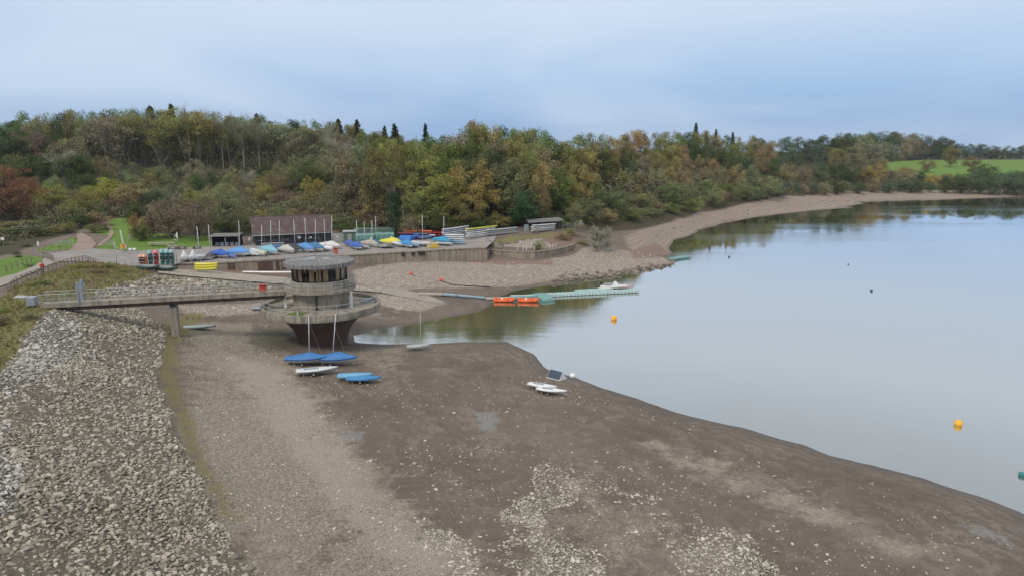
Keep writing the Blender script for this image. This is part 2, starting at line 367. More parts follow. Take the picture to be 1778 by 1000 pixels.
def m_stone(name, c1, c2, c3):
    b = NB(name); isl = b.n('ShaderNodeNewGeometry').outputs['Random Per Island']; p = b.pos()
    cr = b.n('ShaderNodeValToRGB'); e = cr.color_ramp.elements; e[0].color = (*c1, 1); e[1].color = (*c3, 1); k = e.new(.5); k.color = (*c2, 1); b.L(isl, cr.inputs[0])
    big = b.noise(p, .22, 4, .6).outputs['Fac']; nz = b.noise(p, 6, 5, .6).outputs['Fac']
    cc = b.mix(b.mr(nz, .35, .7, 0, .5), cr.outputs[0], b.mix(1.0, cr.outputs[0], (.5, .47, .42), 'MULTIPLY'))
    cc = b.mix(b.mr(big, .5, .68, 0, .45), cc, b.mix(1.0, cc, (.62, .66, .5), 'MULTIPLY'))
    return b.done(b.bsdf(cc, .85, 0, b.bump(nz, .5, .03), .25))
M['stone'] = m_stone('riprap_stone', (.19, .168, .135), (.37, .33, .27), (.56, .51, .435))
M['stone_grey'] = m_stone('pale_grey_stone', (.17, .16, .15), (.42, .395, .365), (.64, .61, .57))
M['pebble'] = m_stone('pale_flat_stone', (.24, .22, .185), (.42, .385, .33), (.62, .575, .49))
M['boulder'] = m_stone('waterline_boulder', (.14, .12, .10), (.22, .19, .165), (.30, .265, .23))
M['clod'] = m_stone('mud_clod', (.08, .068, .058), (.15, .128, .11), (.25, .215, .18))

def m_ground():
    b = NB('ground'); p = b.pos()
    n1 = b.noise(p, .12, 6, .6).outputs['Fac']; n2 = b.noise(p, .6, 7, .65).outputs['Fac']; n3 = b.noise(p, 3.0, 6, .7).outputs['Fac']; n4 = b.noise(p, 14, 4, .7).outputs['Fac']
    v1 = b.vor(p, 4.0); v2 = b.vor(p, 9.0)
    brk = b.math('ADD', b.math('MULTIPLY', b.math('SUBTRACT', n2, .5), 1.3), b.math('MULTIPLY', b.math('SUBTRACT', n3, .5), .9))
    def msk(name, lo=.35, hi=.65, w_=.8):
        return b.mr(b.math('ADD', b.attr(name), b.math('MULTIPLY', brk, w_)), lo, hi, 0, 1, True)
    sepz = b.n('ShaderNodeSeparateXYZ'); b.L(p, sepz.inputs[0]); z = sepz.outputs['Z']
    # mud
    col = b.mix(b.mr(n1, .35, .65), (.122, .096, .079), (.158, .126, .104))
    col = b.mix(b.mr(n2, .45, .7, 0, .6), col, (.205, .168, .138))
    col = b.mix(b.mr(n3, .5, .7, 0, .7), col, (.115, .09, .072))
    tz = b.math('SINE', b.math('ADD', b.math('MULTIPLY', z, 70.0), b.math('MULTIPLY', n2, 16.0))); col = b.mix(b.math('MULTIPLY', b.mr(tz, .3, 1.0), b.mr(n1, .42, .6, .1, .55)), col, (.27, .225, .18))
    tk = b.n('ShaderNodeTexWave', wave_type='BANDS', bands_direction='DIAGONAL'); b.L(b.mapp(p, (.35, .22, 0), (0, 0, .5)), tk.inputs[0]); tk.inputs['Scale'].default_value = .35; tk.inputs['Distortion'].default_value = 9; tk.inputs['Detail'].default_value = 3; tk.inputs['Detail Scale'].default_value = .6
    col = b.mix(b.math('MULTIPLY', b.mr(tk.outputs['Fac'], .97, 1.0), b.mr(n3, .45, .6, 0, .35)), col, (.085, .066, .052))
    spk = b.math('MULTIPLY', b.mr(v2.outputs['Distance'], .10, .24, 1, 0), b.mr(b.math('MULTIPLY', v2.outputs['Color'], 1.0), .55, .75))
    col = b.mix(b.mr(b.noise(b.mapp(p, (1, .6, 1)), .045, 5, .65).outputs['Fac'], .5, .62, 0, .55), col, (.195, .158, .128))
    col = b.mix(b.mr(b.noise(p, .33, 5, .7, .6).outputs['Fac'], .56, .68, 0, .6), col, (.105, .085, .068))
    # fine pale gravel over mud
    gr = msk('gravel', .3, .7, .9)
    gcol = b.mix(b.mr(v2.outputs['Color'], .2, .8), (.195, .168, .125), (.41, .36, .285)); gcol = b.mix(b.mr(n4, .45, .65, 0, .5), gcol, (.15, .13, .11))
    col = b.mix(b.math('MULTIPLY', gr, .75), col, gcol)
    sk = msk('streak', .25, .8, 1.0); col = b.mix(b.math('MULTIPLY', sk, .6), col, b.mix(b.mr(n4, .4, .65), (.44, .39, .325), (.24, .205, .165)))
    col = b.mix(b.math('MULTIPLY', spk, b.mr(gr, 0, 1, .32, .6)), col, (.42, .375, .315))
    v3 = b.vor(p, 21.0); s3 = b.math('MULTIPLY', b.mr(v3.outputs['Distance'], .14, .3, 1, 0), b.mr(v3.outputs['Color'], .5, .7)); col = b.mix(b.math('MULTIPLY', s3, .45), col, (.40, .35, .29))
    s4 = b.math('MULTIPLY', b.mr(v3.outputs['Distance'], .2, .4, 1, 0), b.mr(v3.outputs['Color'], .38, .2)); col = b.mix(b.math('MULTIPLY', s4, .55), col, (.065, .052, .043))
    # coarse stony shore
    st = msk('stony', .3, .7, .6); cell = b.mr(v1.outputs['Distance'], .0, .55)
    scol = b.mix(b.mr(v1.outputs['Color'], .15, .85), (.30, .25, .21), (.60, .52, .45)); scol = b.mix(b.mr(cell, .6, 1, 0, .5), scol, (.15, .12, .10)); 
    scol = b.mix(b.mr(n1, .45, .7, 0, .4), scol, (.28, .21, .17))
    col = b.mix(b.math('MULTIPLY', st, .85), col, scol)
    # strand lines on the bare shore
    be = msk('beach', .3, .7, .5)
    zz = b.math('ADD', b.math('MULTIPLY', z, 17.0), b.math('MULTIPLY', n1, 3.0)); ln = b.math('SINE', zz)
    zz2 = b.math('SINE', b.math('ADD', b.math('MULTIPLY', z, 43.0), b.math('MULTIPLY', n1, 9.0)))
    bcol = b.mix(b.mr(ln, -.9, 1.0), (.235, .185, .15), (.31, .255, .21)); bcol = b.mix(b.mr(zz2, .3, 1, 0, .4), bcol, (.37, .315, .265)); bcol = b.mix(b.mr(n3, .5, .7, 0, .5), bcol, (.17, .125, .10))
    col = b.mix(b.math('MULTIPLY', be, .9), col, bcol)
    # earth, moss, rock bed, grass, forest floor
    col = b.mix(b.math('MULTIPLY', msk('brown'), .85), col, b.mix(n3, (.17, .105, .08), (.25, .17, .13)))
    col = b.mix(b.math('MULTIPLY', msk('moss', .35, .9, 1.3), .8), col, b.mix(b.mr(n3, .35, .65), (.13, .115, .04), (.20, .175, .065)))
    col = b.mix(b.math('MULTIPLY', msk('algae', .35, .75, .8), .6), col, (.085, .085, .055))
    col = b.mix(msk('rock', .4, .6, .3), col, b.mix(b.mr(n3, .35, .65), (.10, .088, .066), (.19, .168, .125)))
    gg = b.mix(b.mr(n2, .35, .65), (.095, .19, .022), (.16, .25, .04)); gg = b.mix(b.mr(n4, .4, .7, 0, .5), gg, (.06, .09, .02))
    rough_g = b.mix(b.mr(n3, .35, .65), (.21, .20, .08), (.13, .13, .05)); rough_g = b.mix(b.mr(n2, .5, .7, 0, .7), rough_g, (.17, .135, .085))
    col = b.mix(msk('scrub', .35, .65, .5), col, rough_g)
    col = b.mix(msk('grass', .4, .6, .25), col, gg)
    col = b.mix(msk('forest', .35, .65, .6), col, b.mix(n3, (.045, .04, .022), (.075, .06, .032)))
    # damp margin
    wet = b.mr(b.math('ADD', z, b.math('MULTIPLY', n2, .25)), .14, .36, 1, 0, True)
    col = b.mix(b.math('MULTIPLY', wet, .55), col, (.085, .07, .055))
    pud = msk('puddle', .45, .75, 1.0)
    col = b.mix(b.math('MULTIPLY', pud, .7), col, (.25, .25, .24))
    rough = b.mix(pud, b.mix(wet, (.9, .9, .9), (.45, .45, .45)), (.15, .15, .15))
    hh = b.math('ADD', b.math('MULTIPLY', n3, .6), b.math('ADD', b.math('MULTIPLY', n4, .25), b.math('MULTIPLY', cell, b.math('MULTIPLY', st, -.5))))
    return b.done(b.bsdf(col, rough, 0, b.bump(hh, 1.0, .22), .3))
M['ground'] = m_ground()
def m_asph(name, c1, c2):
    b = NB(name); p = b.pos(); n1 = b.noise(p, .25, 6, .65).outputs['Fac']; n2 = b.noise(p, 2.5, 6, .7).outputs['Fac']; n3 = b.noise(p, 30, 3).outputs['Fac']
    cc = b.mix(b.mr(n1, .35, .65), c1, c2); cc = b.mix(b.mr(n2, .5, .72, 0, .5), cc, (c1[0]*.6, c1[1]*.6, c1[2]*.58)); cc = b.mix(b.mr(n3, .5, .8, 0, .3), cc, (.4, .38, .36))
    return b.done(b.bsdf(cc, .9, 0, b.bump(n2, .3, .05), .25))
M['asphalt'] = m_asph('pale_tarmac', (.235, .215, .205), (.31, .285, .27))
M['path'] = m_asph('worn_path', (.27, .24, .215), (.34, .30, .265))
M['dirt'] = m_asph('dirt_path', (.25, .18, .14), (.33, .25, .2))

def m_water():
    b = NB('water'); p = b.pos()
    a = b.noise(b.mapp(p, (.22, .75, 1)), 1.0, 5, .6, .2).outputs['Fac']; a2 = b.noise(b.mapp(p, (1.2, 3.2, 1)), 1.0, 4, .6).outputs['Fac']; big = b.noise(b.mapp(p, (.008, .03, 1)), 1.0, 4, .6, .5).outputs['Fac']
    amp = b.mr(big, .42, .62, .12, 1.2, True)
    h = b.math('MULTIPLY', b.math('ADD', a, b.math('MULTIPLY', a2, .35)), amp)
    nrm = b.bump(h, .12, .10)
    lw = b.n('ShaderNodeFresnel'); lw.inputs['IOR'].default_value = 2.6; b.L(nrm, lw.inputs['Normal'])
    di = b.n('ShaderNodeBsdfDiffuse'); di.inputs['Color'].default_value = (.125, .13, .072, 1)
    gl = b.n('ShaderNodeBsdfGlossy'); b.L(b.mr(big, .4, .65, .015, .11, True), gl.inputs['Roughness']); gl.inputs['Color'].default_value = (.985, .97, .98, 1); b.L(nrm, gl.inputs['Normal'])
    mx_ = b.n('ShaderNodeMixShader'); b.L(b.mr(lw.outputs[0], .15, .6, .44, .96), mx_.inputs[0]); b.L(di.outputs[0], mx_.inputs[1]); b.L(gl.outputs[0], mx_.inputs[2])
    return b.done(mx_.outputs[0])
M['water'] = m_water()

# ------------------------------------------------------------------ ground sheet
NEAR = P(889, 560, 1.0)
th = np.r_[np.arange(-180, -46, 4.0), np.arange(-46, 46.01, .17), np.arange(50, 180, 4.0)]
rr = np.r_[np.array([0.5, 3.]), np.geomspace(6, 1700, 640)]
TH, RR = np.meshgrid(np.radians(th), rr); GX = RR*np.sin(TH); GY = RR*np.cos(TH); GZ = T(GX, GY)
dam_poly = GP([(290,572),(283,620),(272,655),(292,700),(312,760),(330,800),(350,850),(372,905),(410,960),(445,1000)]); 
dam_rock = np.vstack([dam_poly, [[-6, 22], [-2, 8], [-22, 5], [-30, 30], [-38, 45]], GP([(0,650),(40,585),(75,545),(150,528),(230,525)])])
back_rock = GP([(175,522),(160,508),(225,488),(275,480),(370,486),(480,500),(480,516),(380,520),(260,528)])
stony = GP([(612,470),(662,460),(770,453),(850,456),(930,455),(990,445),(1010,432),(1060,430),(1110,440),(1150,447),(1165,458),(1050,474),(940,490),(880,498),(800,500),(700,503),(620,492)])
stony2 = GP([(640,512),(700,508),(760,520),(778,528),(730,540),(690,538),(660,528)])
stony3 = GP([(300,528),(480,524),(470,540),(380,550),(320,545)])
beach = GP([(1110,400),(1180,380),(1215,369),(1280,358),(1330,347),(1380,338),(1470,333),(1600,331),(1778,328)]) 
beach = np.vstack([beach, [[900, 430], [900, 300]], GP([(1778,345),(1570,348),(1505,356),(1435,366),(1360,373),(1280,382),(1212,401),(1161,432),(1165,444),(1120,445),(1090,430),(1085,412)])])
grav = GP([(330,560),(450,560),(480,600),(520,640),(560,690),(560,740),(600,790),(640,850),(700,900),(780,1000),(780,1060),(430,1060),(395,950),(370,880),(350,780),(315,690),(310,620)])
streak = GP([(480,640),(540,690),(600,780),(660,845),(740,925),(810,1000),(720,1000),(640,915),(560,830),(490,750),(440,680),(400,620)])
grav2 = GP([(1130,770),(1250,800),(1400,870),(1500,910),(1600,960),(1540,960),(1400,900),(1280,850),(1180,810)])
grav3 = GP([(590,600),(700,598),(720,620),(690,650),(640,640),(600,620)])
bank = GP([(905,419),(960,411),(985,414),(990,420),(965,428),(930,431),(900,430),(872,427)]); drybank = GP([(812,424),(860,417),(905,409),(960,403.5),(968,409),(905,417),(866,424),(835,428)])
moss = GP([(240,570),(330,540),(360,545),(310,600),(310,650),(325,700),(345,760),(365,800),(395,850),(420,905),(385,900),(350,840),(325,780),(290,700),(275,650),(255,600)])
algae = GP([(440,570),(500,570),(520,605),(470,608),(430,595)])
grass1 = GP([(195,408),(230,405),(330,408),(370,412),(372,432),(310,436),(220,436),(165,432),(190,420)]); grass0 = GP([(0,452),(40,443),(75,447),(70,462),(40,475),(0,490)])
grass2 = GP([(195,380),(235,378),(240,408),(190,410),(160,405),(180,395)]); grass3 = GP([(60,436),(130,412),(140,420),(125,432),(90,436)])
field = np.array([PY(1535, 600, 14.5), PY(1530, 520, 11), PY(1600, 470, 8.5), PY(1700, 450, 8), PY(1900, 450, 7), PY(2200, 460, 6), PY(2200, 690, 16), PY(1778, 690, 17), PY(1660, 660, 17.5), PY(1600, 645, 17)])
clear = GP([(436,357),(436,347),(475,347),(478,354),(460,357)])
scrub = GP([(0,515),(16,507),(32,495),(60,483),(88,473),(125,460),(155,455),(200,459),(240,464),(268,475),(230,490),(170,510),(130,522),(75,545),(40,590),(0,655),(-60,640),(-60,520)])
scrub2 = GP([(275,477),(330,483),(400,496),(380,502),(300,492),(240,488)])
brown = GP([(810,448),(850,449),(930,453),(960,450),(960,460),(870,460),(815,455)]); brown2 = GP([(950,402),(1000,408),(1000,424),(960,428),(940,415)]); brown3 = GP([(380,460),(500,470),(500,481),(400,474)])
brown4 = GP([(1090,440),(1140,420),(1165,440),(1140,450),(1100,450)])
pud = [GP([(826,716),(862,714),(860,745),(835,745)]), GP([(595,750),(630,751),(622,762),(598,760)]), GP([(618,540),(690,535),(740,545),(690,556),(640,556)]), GP([(1640,900),(1778,920),(1778,960),(1680,935)])]
pebA = GP([(940,800),(985,805),(1030,830),(1080,860),(1160,880),(1200,900),(1290,940),(1360,1000),(1300,1060),(900,1060),(880,960),(900,920),(870,880),(900,870),(960,870)])
pebB = GP([(720,895),(770,905),(840,930),(880,970),(900,1020),(820,1040),(780,1000),(740,950)])
lake = GP(shore); lake = np.vstack([lake, [[900, 330], [900, -400], [80, -400], [45, 10]]])
tree_line = [(-900, 130)] + [tuple(q) for q in GP([(0,445),(90,415),(135,402),(180,380),(235,380),(260,408),(340,413),(370,412),(430,410),(600,400),(700,402),(800,398),(850,398),(920,392),(985,392),(1020,400),(1060,402),(1110,399),(1180,379),(1215,368),(1280,357),(1330,346),(1380,337),(1470,332),(1600,330),(1778,327)])] + [(900, 440), (1700, 900), (1700, 1700), (-1700, 1700), (-1700, 200)]
tree_line = np.array(tree_line)
gx, gy = GX.ravel(), GY.ravel()
sd = lambda poly, a=-1.0, b=1.0: sm(sdist(gx, gy, poly), a, b)
nz = fbm(gx, gy, 14, 3)
masks = {
 'streak': np.maximum.reduce([sd(streak, -3, 2), .55*sd(grav2, -3, 1), .6*sd(stony2, -1, 1)]),
 'gravel': np.maximum.reduce([sd(grav, -5, 4)*(.62+.4*sm(fbm(gx, gy, 9, 41), .35, .62)), sd(grav2, -3.5, 1.5)*.42, sd(grav3, -2, 2)*.6, .5*sd(pebA, -2, 2), .5*sd(pebB, -2, 2)]),
 'stony': np.maximum.reduce([sd(stony, -2, 2), sd(stony2, -1, 1), sd(stony3, -2, 2)*.8, sd(bank, -.6, .6)]),
 'beach': sd(beach, -3, 3), 'moss': np.maximum(sd(moss, -1.5, 1.5), .0), 'algae': sd(algae, -2, 2),
 'brown': np.maximum.reduce([sd(brown, -1, 1), sd(brown2), sd(brown3), .8*sd(brown4, -2, 2)]),
 'rock': np.maximum(sd(dam_rock, -.5, .5), sd(back_rock, -1, 1)),
 'grass': np.maximum.reduce([sd(grass1, -.4, .4), sd(grass0, -.4, .4), sd(grass2), sd(grass3), sd(field, -3, 3), sd(clear)]),
 'scrub': np.maximum.reduce([sd(scrub), sd(scrub2)*.8, sd(drybank, -.6, .6)*.8, .8*sm(-gx, 60, 70)*(gy < 70)]),
 'forest': sd(tree_line, -3, 3)*(1-np.maximum.reduce([sd(field, -3, 3), sd(clear), sd(grass2), sd(grass1)])),
 'puddle': np.maximum.reduce([sd(q, -1.6, 1.6)*w_ for q, w_ in zip(pud, (1.25, 1.25, .5, .7))])}
# small relief
inl = sm(GZ.ravel(), -.2, .4)
rel = (fbm(gx, gy, 5, 1)-.5)*.16 + (fbm(gx, gy, .9, 5)-.5)*.06
quay_z = sm(sdist(gx, gy, GP([(313,456),(480,448),(660,437),(845,428),(860,410),(800,402),(600,404),(400,412),(300,425),(240,440)])), -2, 1)
rel = rel*(1-quay_z)*np.clip(inl, .45, 1)*(1-masks['grass']*.5) 
rel += masks['rock']*(fbm(gx, gy, 1.2, 8)-.5)*.25 + masks['stony']*(fbm(gx, gy, 2.0, 9)-.5)*.15
gz = GZ.ravel()+rel
nth, nr_ = len(th), len(rr)
idx = np.arange(nth*nr_).reshape(nr_, nth); nxt = np.roll(idx, -1, 1)
Fq = np.stack([idx[:-1], nxt[:-1], nxt[1:], idx[1:]], -1).reshape(-1, 4)[:, ::-1]
me = npmesh('ground', np.stack([gx, gy, gz], 1), Fq, True)
for k, v in masks.items():
    at = me.attributes.new(k, 'FLOAT', 'POINT'); at.data.foreach_set('value', v.astype(np.float32))
ground = struct(link('ground', me, M['ground']))
wm = MB(); wm.add([(-45, 0, 0), (-45, 170, 0), (60, 300, 0), (60, 480, 0), (1600, 900, 0), (1600, -900, 0), (-5, -900, 0), (-5, 0, 0)], [(0, 7, 6, 5, 4, 3, 2, 1)])
struct(wm.build('water', M['water']))

# sheets draped on the ground
def drape(name, poly, mat, lift=.05, step=.8, zmin=None, zfun=None):
    x0, y0 = poly.min(0); x1, y1 = poly.max(0)
    from mathutils.geometry import delaunay_2d_cdt
    per = []
    for a, b in zip(poly, np.roll(poly, -1, 0)):
        k = max(1, int(np.hypot(*(b-a))/step)); per += [a+(b-a)*i/k for i in range(k)]
    gx_, gy_ = np.meshgrid(np.arange(x0, x1, step), np.arange(y0, y1, step)); q = np.stack([gx_.ravel(), gy_.ravel()], 1)
    q = q[sdist(q[:, 0], q[:, 1], poly) > step*.4]
    pts = [Vector(p) for p in per]+[Vector(p) for p in q]; npr = len(per)
    vs, es, fs, *_ = delaunay_2d_cdt(pts, [(i, (i+1) % npr) for i in range(npr)], [], 1, 1e-4)
    vs = np.array([tuple(v) for v in vs]); z = T(vs[:, 0], vs[:, 1])+lift
    if zmin is not None: z = np.maximum(z, zmin)
    if zfun is not None: z = zfun(vs[:, 0], vs[:, 1], z)
    me = bpy.data.meshes.new(name); me.from_pydata([(a, b, c_) for (a, b), c_ in zip(vs, z)], [], [tuple(f) for f in fs]); me.update()
    for p in me.polygons: p.use_smooth = True
    return struct(link(name, me, mat))
wallA = [P(313,457.5,4.5), P(366,456,4.5), P(439,452.5,4.5), P(480,450.3,4.5), P(586,443.6,4.5), P(662,439.5,4.5), P(770,433,4.5), P(845,429.8,4.5)]
apron = np.array(wallA + list(map(tuple, GP([(858,420),(862,411),(800,402),(700,406),(600,404),(430,424),(400,428),(300,431),(220,437),(190,434),(165,433),(150,428),(120,436),(70,443),(78,449),(97,456),(140,454),(175,457),(215,463),(240,464),(275,468)]))))
drape('quay_apron', apron, M['asphalt'], .07, .9, 4.5)
drape('dam_path', GP([(78,449),(97,457),(60,473),(30,486),(0,499),(-60,520),(-60,500),(0,484),(30,476),(62,462)]), M['path'], .1, .6)
drape('track', GP([(120,437),(135,420),(133,407),(142,404),(158,414),(168,425),(160,433)]), M['dirt'], .09, .6)
drape('footpath', GP([(166,430),(176,420),(188,412),(190,402),(185,392),(180,386),(184,385),(190,390),(198,404),(194,414),(183,422),(176,428)]), M['dirt'], .09, .5)
ramp_l = [(276,475.5),(366,484),(480,493),(560,500),(619,505.8),(661,509)]; ramp_u = [(665,499.5),(619,495.6),(560,489),(480,482),(439,478),(378,472.6),(308,469.6),(272,469.5)]
drape('slipway', GP(ramp_l+ramp_u), M['ramp'], .16, .7)
drape('slipway_foot', GP([(663,500),(700,503),(740,512),(775,527),(760,528),(710,518),(662,509)]), M['path'], .1, .7)

# ------------------------------------------------------------------ scatter helper (stones, pebbles, tufts as ONE mass each)
def scatter(name, base_v, base_f, pts, size, mat, squash=(.5, .9), embed=.2, smooth=False, upright=False):
    n_ = len(pts); bv = np.array(base_v); bf = np.array(base_f); k = len(bv)
    a = rng.uniform(0, 2*np.pi, n_); s = size
    V = np.repeat(bv[None], n_, 0)*(1+rng.uniform(-.28, .28, (n_, k, 1)))
    st = rng.uniform(.65, 1.35, (n_, 1)); V[:, :, 0] *= st; V[:, :, 1] /= st; V[:, :, 2] *= rng.uniform(*squash, (n_, 1))
    V *= s[:, None, None]
    if not upright:
        tx = rng.normal(0, .22, (n_, 1)); ty = rng.normal(0, .22, (n_, 1)); V[:, :, 2] += V[:, :, 0]*tx+V[:, :, 1]*ty
    x = V[:, :, 0]*np.cos(a)[:, None]-V[:, :, 1]*np.sin(a)[:, None]; y = V[:, :, 0]*np.sin(a)[:, None]+V[:, :, 1]*np.cos(a)[:, None]
    V = np.stack([x+pts[:, 0:1], y+pts[:, 1:2], V[:, :, 2]+pts[:, 2:3]+(s*embed)[:, None]], -1).reshape(-1, 3)
    Fs = (bf[None]+(np.arange(n_)*k)[:, None, None]).reshape(-1, bf.shape[1])
    return link(name, npmesh(name, V, Fs, smooth), mat)
t_ = (1+5**.5)/2
ICO_V = np.array([(-1,t_,0),(1,t_,0),(-1,-t_,0),(1,-t_,0),(0,-1,t_),(0,1,t_),(0,-1,-t_),(0,1,-t_),(t_,0,-1),(t_,0,1),(-t_,0,-1),(-t_,0,1)])/np.hypot(1, t_)
ICO_F = [(0,11,5),(0,5,1),(0,1,7),(0,7,10),(0,10,11),(1,5,9),(5,11,4),(11,10,2),(10,7,6),(7,1,8),(3,9,4),(3,4,2),(3,2,6),(3,6,8),(3,8,9),(4,9,5),(2,4,11),(6,2,10),(8,6,7),(9,8,1)]
def fill(poly, step, thr=None, seed=0, edge=0.0, dens=1.0):
    x0, y0 = poly.min(0); x1, y1 = poly.max(0)
    xs, ys = np.meshgrid(np.arange(x0, x1, step), np.arange(y0, y1, step)); q = np.stack([xs.ravel(), ys.ravel()], 1)+rng.uniform(-.5, .5, (xs.size, 2))*step
    d_ = sdist(q[:, 0], q[:, 1], poly) + (fbm(q[:, 0], q[:, 1], 2.5, seed)-.5)*edge
    k = d_ > 0
    if dens < 1: k &= rng.uniform(0, 1, len(q)) < dens
    if thr is not None: k &= fbm(q[:, 0], q[:, 1], 4.0, seed+3) > thr
    q = q[k]
    # only where the picture could see it (a little wider than the frame)
    return np.c_[q, T(q[:, 0], q[:, 1])]
def infront(p, m_=1.0):
    dp = p[:, 1]*cp+(CH-p[:, 2])*sp; u = p[:, 0]/np.maximum(dp, 1); v = (p[:, 1]*sp-(CH-p[:, 2])*cp)/np.maximum(dp, 1)
    return p[(dp > 5) & (np.abs(u) < .75+.12*m_) & (v > -.42-.1*m_)]
p1 = infront(fill(dam_rock, .2, edge=1.6)); k = p1[:, 1] > 62
p1 = np.vstack([p1[~k], p1[k][rng.uniform(0, 1, k.sum()) < .8]])
# upper band of the slope is paler and greyer
crest = np.vstack([GP([(70,548),(20,620),(0,650)]), [[-38, 45], [-30, 30], [-22, 5]]])
dc = pdist(p1[:, 0], p1[:, 1], crest)+(fbm(p1[:, 0], p1[:, 1], 3, 21)-.5)*3
up = dc < 3.2+1.6*np.sin(p1[:, 1]*.23)
tag(scatter('riprap_stones', ICO_V, ICO_F, p1[~up], rng.gamma(5, .0195, (~up).sum()), M['stone'], (.4, .8), .15), 'tumbled buff and grey rip-rap stones covering the dam slope', 'stones', kind='stuff')
tag(scatter('riprap_stones', ICO_V, ICO_F, p1[up], rng.gamma(5, .0195, up.sum()), M['stone_grey'], (.4, .8), .15), 'paler grey rip-rap stones in the band under the dam crest', 'stones', kind='stuff')
p2 = fill(back_rock, .4, edge=1.5); tag(scatter('riprap_stones', ICO_V, ICO_F, p2, rng.gamma(7, .025, len(p2)), M['stone'], (.4, .8), .2), 'rip-rap stones between the footbridge and the slipway', 'stones', kind='stuff')
pa = [infront(fill(pebA, .115, thr=.43, seed=4, edge=4, dens=.8)), infront(fill(pebB, .115, thr=.42, seed=9, edge=3, dens=.8))]
pa += [infront(fill(GP([(560,760),(1000,780),(1500,950),(1450,1000),(700,1000)]), .38, thr=.5, seed=30, dens=.5)), infront(fill(GP([(960,680),(1060,690),(1060,710),(990,705)]), .35, thr=.45, seed=33, dens=.7)), infront(fill(GP([(1430,950),(1560,975),(1560,1000),(1440,990)]), .25, thr=.5, seed=34, dens=.6)),
       infront(fill(GP([(840,640),(900,655),(900,672),(830,660)]), .4, thr=.45, seed=38, dens=.6)), infront(fill(GP([(680,780),(770,790),(760,840),(690,830)]), .35, thr=.53, seed=39, dens=.5))]
pp = np.vstack(pa+[infront(fill(GP([(450,640),(900,640),(1050,690),(1400,800),(1750,920),(1778,1000),(450,1000)]), .55, thr=.4, seed=60, dens=.5))]); tag(scatter('pale_stones', ICO_V, ICO_F, pp, rng.gamma(3, .018, len(pp)), M['pebble'], (.25, .5), .1), 'pale flat stones strewn over the dried lake bed', 'stones', kind='stuff')
pg = infront(fill(grav, .3, edge=6, dens=.8)); pg = np.vstack([pg, infront(fill(GP([(300,640),(560,650),(900,700),(1400,850),(1700,930),(1700,1000),(500,1000),(360,850)]), .62, dens=.6))])
tag(scatter('gravel', ICO_V, ICO_F, pg, rng.gamma(3, .012, len(pg)), M['pebble'], (.4, .8), .1), 'loose gravel and clods scattered on the brown mud', 'gravel', kind='stuff')
ps = np.vstack([fill(stony, .38, edge=2, dens=.75), fill(stony2, .3, edge=1, dens=.8), fill(stony3, .38, edge=1, dens=.6)])
tag(scatter('shore_stones', ICO_V, ICO_F, ps, rng.gamma(5, .016, len(ps)), M['pebble'], (.4, .7), .1), 'pale stones covering the shore under the quay wall', 'stones', kind='stuff')
pb_ = fill(GP([(1130,396),(1280,362),(1500,338),(1500,350),(1280,376),(1180,405),(1120,430)]), 1.2, dens=.6)
tag(scatter('shore_rubble', ICO_V, ICO_F, pb_, rng.gamma(4, .035, len(pb_)), M['boulder'], (.3, .7), .1), 'rubble lying on the bare shore under the far trees', 'stones', kind='stuff')
# boulders along the waterline
bl = [(960,488),(972,487),(983,484),(992,487),(1001,484),(1010,486),(1019,482),(1027,484),(1034,480),(1042,481),(1050,478),(1058,480),(1066,476),(1073,478),(1081,474),(1089,475),(1097,471),(1104,473),(1111,469),(1118,470),(1126,466),(1133,468),(1140,463),(1147,465),(1154,461),(1161,460),(1168,457),(975,481),(998,479),(1016,477),(1037,474),(1060,471),(1084,468),(1108,464),(1130,460)]
bm = []
for j in range(3):
    b_ = MB(); V = ICO_V*(1+rng.uniform(-.22, .22, (12, 1)))*np.array([1, .75, .6]); b_.add(V, ICO_F); bm.append(b_.mesh('boulder'))
    sb = None
for j, (px, py) in enumerate(bl):
    x, y = G(px, py); o = link('boulder', bm[j % 3], M['boulder']); o.location = (x, y, Tz(x, y)+.12); s_ = rnd.uniform(.45, .85); o.scale = (s_*1.2, s_, s_*.9); o.rotation_euler = (rnd.uniform(-.3, .3), rnd.uniform(-.3, .3), rnd.uniform(0, 6))
    tag(o, 'brown-grey boulder in the ragged row along the cove waterline', 'boulder', 'boulders along the waterline')
for px, py, s_, lb in [(1102,466,.5,'pale boulder at the waterline'), (667,637,.9,'flat pale slab on the mud right of the blue covered dinghies'), (757,641,.75,'flat tan slab on the mud below the grey dinghy'), (786,836,.6,'pale slab lying alone on the dark mud'), (1094,801,.22,'small white stone alone near the waterline mud'), (712,725,.2,'small dark stone left of three mud stones'), (807,724,.22,'round stone lying on mud beside the puddle')][1:]:
    x, y = G(px, py); o = link('stone_slab', bm[1], M['pebble']); o.location = (x, y, Tz(x, y)+.03); o.scale = (s_, s_*.6, s_*.25); tag(o, lb, 'stone')

